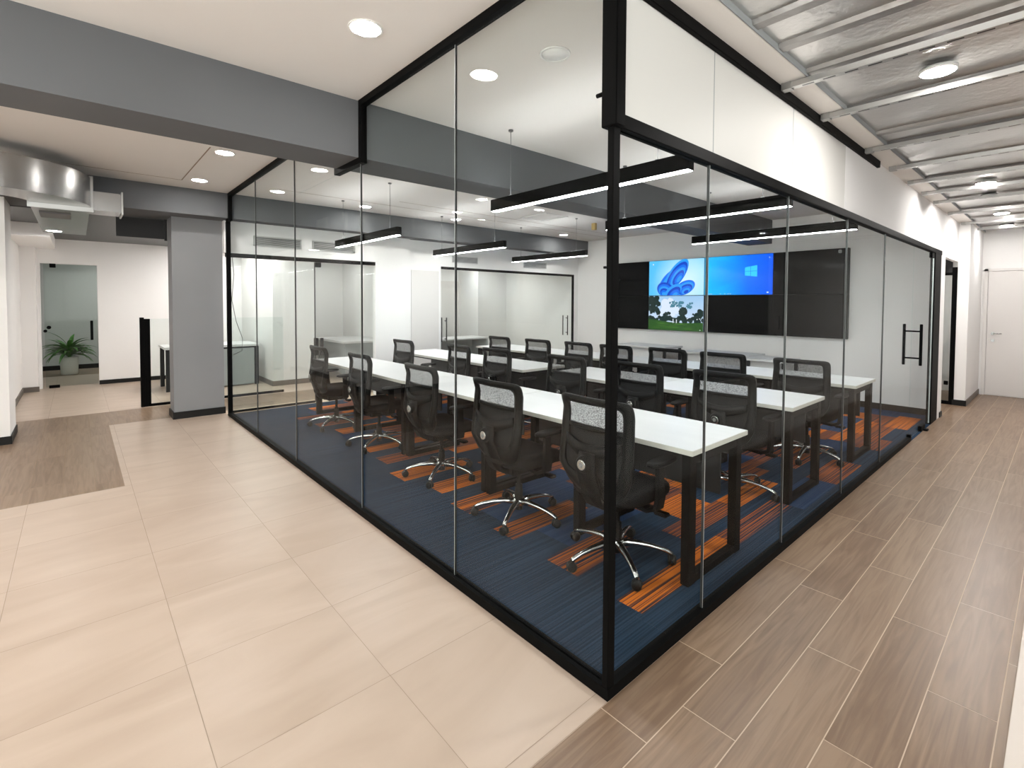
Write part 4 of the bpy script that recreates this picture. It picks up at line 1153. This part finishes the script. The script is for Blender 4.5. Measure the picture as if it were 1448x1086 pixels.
    for s_, z in ((0.78, 0.395), (0.93, 0.405), (0.985, 0.425), (1.0, 0.45), (0.985, 0.475), (0.93, 0.490), (0.75, 0.497), (0.4, 0.497)):
        rings.append(outline(s_, z))
    mb.ring(rings, 0, True)
    P.append(('seat', mb.mesh('seat', M['fabric']), None))
    # under-seat mechanism
    mb = MB().bbox(-0.13, 0.12, -0.085, 0.085, 0.335, 0.40, 0.012)
    rings = []
    for (x, z, hh, wv) in ((-0.08, 0.37, 0.028, 0.05), (-0.16, 0.375, 0.025, 0.045), (-0.215, 0.41, 0.028, 0.06), (-0.245, 0.47, 0.03, 0.07)):
        rings.append([(x, -wv, z - hh), (x, wv, z - hh), (x - 0.01, wv, z + hh), (x - 0.01, -wv, z + hh)])
    mb.ring(rings, 0, True)
    P.append(('mechanism', mb.mesh('mechanism', M['blacksoft']), None))
    mb = MB(); mb.tube([(0.02, -0.08, 0.37), (0.03, -0.20, 0.365), (0.035, -0.24, 0.36)], 0.008, 8); mb.bbox(0.01, 0.06, -0.315, -0.235, 0.348, 0.368, 0.006)
    P.append(('lever', mb.mesh('lever', M['blacksoft']), None))
    # arms
    for s in (-1, 1):
        mb = MB()
        pts = [(0.0, s * 0.12, 0.385), (0.0, s * 0.22, 0.375), (0.0, s * 0.275, 0.40), (0.0, s * 0.285, 0.46), (-0.005, s * 0.285, 0.56), (-0.01, s * 0.285, 0.645)]
        rings = []
        for i, p in enumerate(pts):
            p = Vector(p); t = (Vector(pts[min(i + 1, 5)]) - Vector(pts[max(i - 1, 0)])).normalized(); nrm = Vector((1, 0, 0)).cross(t)
            wv = 0.036 if i < 4 else 0.026; th = 0.012
            rings.append([p + Vector((wv, 0, 0)) + nrm * th, p + Vector((wv, 0, 0)) - nrm * th, p - Vector((wv, 0, 0)) - nrm * th, p - Vector((wv, 0, 0)) + nrm * th])
        mb.ring(rings, 0, False)
        P.append(('armrest', mb.mesh('armrest', M['blacksoft']), None))
        mb = MB(); rings = []
        for sc_, z in ((0.80, 0.640), (1.0, 0.648), (1.0, 0.662), (0.85, 0.670)):
            rings.append([(0.02 + 0.125 * sc_ * se(math.cos(2 * pi * k / 28), 3), s * 0.283 + 0.042 * sc_ * se(math.sin(2 * pi * k / 28), 3), z) for k in range(28)])
        mb.ring(rings, 0, True)
        P.append(('arm_pad', mb.mesh('arm_pad', M['blacksoft']), 'armrest'))
    # gas column
    mb = MB().lathe([(0.030, 0.055), (0.030, 0.19), (0.026, 0.195), (0.026, 0.23), (0.015, 0.235), (0.015, 0.34)], 20)
    P.append(('gas_column', mb.mesh('gas_column', M['blacksoft']), None))
    # five-star base
    mb = MB().lathe([(0.036, 0.085), (0.044, 0.09), (0.044, 0.125), (0.034, 0.135)], 24)
    for k in range(5):
        a = 2 * pi * k / 5; d = Vector((math.cos(a), math.sin(a), 0)); sd = Vector((-math.sin(a), math.cos(a), 0)); rings = []
        for (r, z, wv, hh) in ((0.03, 0.112, 0.022, 0.018), (0.10, 0.116, 0.019, 0.015), (0.18, 0.109, 0.016, 0.012), (0.25, 0.095, 0.0145, 0.010), (0.295, 0.080, 0.014, 0.010), (0.317, 0.066, 0.012, 0.009)):
            p = d * r + Vector((0, 0, z))
            rings.append([p + sd * wv - Vector((0, 0, hh)), p + sd * wv + Vector((0, 0, hh * 0.4)), p + sd * wv * 0.5 + Vector((0, 0, hh)), p - sd * wv * 0.5 + Vector((0, 0, hh)), p - sd * wv + Vector((0, 0, hh * 0.4)), p - sd * wv - Vector((0, 0, hh))])
        mb.ring(rings, 0, True)
    P.append(('star_base', mb.mesh('star_base', M['chrome']), None))
    # castor (local at origin of its own object)
    mb = MB()
    for s in (-1, 1):
        mb.lathe([(0.0, s * 0.024), (0.020, s * 0.024), (0.0275, s * 0.019), (0.0285, s * 0.011), (0.026, s * 0.004), (0.0, s * 0.004)], 20, (0, 0, 0.0285 + 0.004), 'y')
    mb.lathe([(0.008, 0.03), (0.008, 0.075)], 10)
    mb.prism([(-0.024, 0.034), (-0.02, 0.052), (-0.006, 0.061), (0.012, 0.058), (0.024, 0.044), (0.0, 0.040)], -0.006, 0.006, 'xz')
    P.append(('castor', mb.mesh('castor', M['tyre']), 'star_base'))
    return P
parts = chair_parts()
def make_chair(x, y, rz, label, group, base_rot, rr):
    o = empty('task_chair', (x, y, 0.0), rz, label=label, cat='office chair', group=group)
    made = {}
    for nm, me_, par in parts:
        if nm == 'castor':
            for k in range(5):
                a = 2 * pi * k / 5
                c = bpy.data.objects.new(nm, me_); C.objects.link(c); c.parent = made['star_base']
                c.location = (0.315 * math.cos(a), 0.315 * math.sin(a), 0); c.rotation_euler = (0, 0, rr.uniform(0, 2 * pi))
            continue
        c = bpy.data.objects.new(nm, me_); C.objects.link(c)
        c.parent = made[par] if par else o
        made[nm] = c
        if nm == 'star_base': c.rotation_euler = (0, 0, base_rot)
    return o
rr = random.Random(9)
row1 = [(0.885, 0.615, 0.0, 164, 'black mesh task chair right behind the corner post, nearest the viewer'),
        (0.850, 1.445, 0.0, 138, 'black mesh task chair of the first row, second from the corner post'),
        (0.890, 2.50, 0.0, 147, 'black mesh task chair in the middle of the first row'),
        (0.890, 3.70, 0.0, 145, 'black mesh task chair of the first row, second from its far left end'),
        (0.880, 4.82, 0.0, 146, 'black mesh task chair at the far left end of the first row')]
for x, y, rz, br, lab in row1:
    make_chair(x, y, rz, lab, 'chairs of the first row', R(br) - rz, rr)
row2 = [(2.17, 5.12, 'at the far left end of the second row'), (2.31, 3.95, 'of the second row, second from its far left end'),
        (2.36, 3.27, 'of the second row, third from its far left end'), (2.40, 2.23, 'of the second row, just right of the gap'),
        (2.46, 1.41, 'of the second row, second from the corridor glass'), (2.47, 0.64, 'of the second row, nearest the corridor glass')]
for i, (x, y, lab) in enumerate(row2):
    make_chair(x, y, R([3, -3, 0, 2, 0, 0][i]), 'black mesh chair ' + lab, 'chairs of the second row', R([20, 60, 100, 40, 12, 348][i]), rr)
row3 = [(3.69, 4.81, 'at the far left end of the third row'), (3.74, 4.01, 'of the third row, second from its far left end'),
        (3.80, 3.27, 'of the third row, third from its far left end'), (3.82, 2.67, 'in the middle of the third row, partly behind the corner post'),
        (3.93, 2.01, 'of the third row, third from the corridor glass'), (3.93, 1.35, 'of the third row, second from the corridor glass'),
        (3.90, 0.56, 'of the third row, nearest the corridor glass')]
for i, (x, y, lab) in enumerate(row3):
    make_chair(x, y, R([0, 2, -2, 0, 0, 2, 0][i]), 'black mesh chair ' + lab, 'chairs of the third row', R([10, 50, 20, 36, 36, 50, 330][i]), rr)
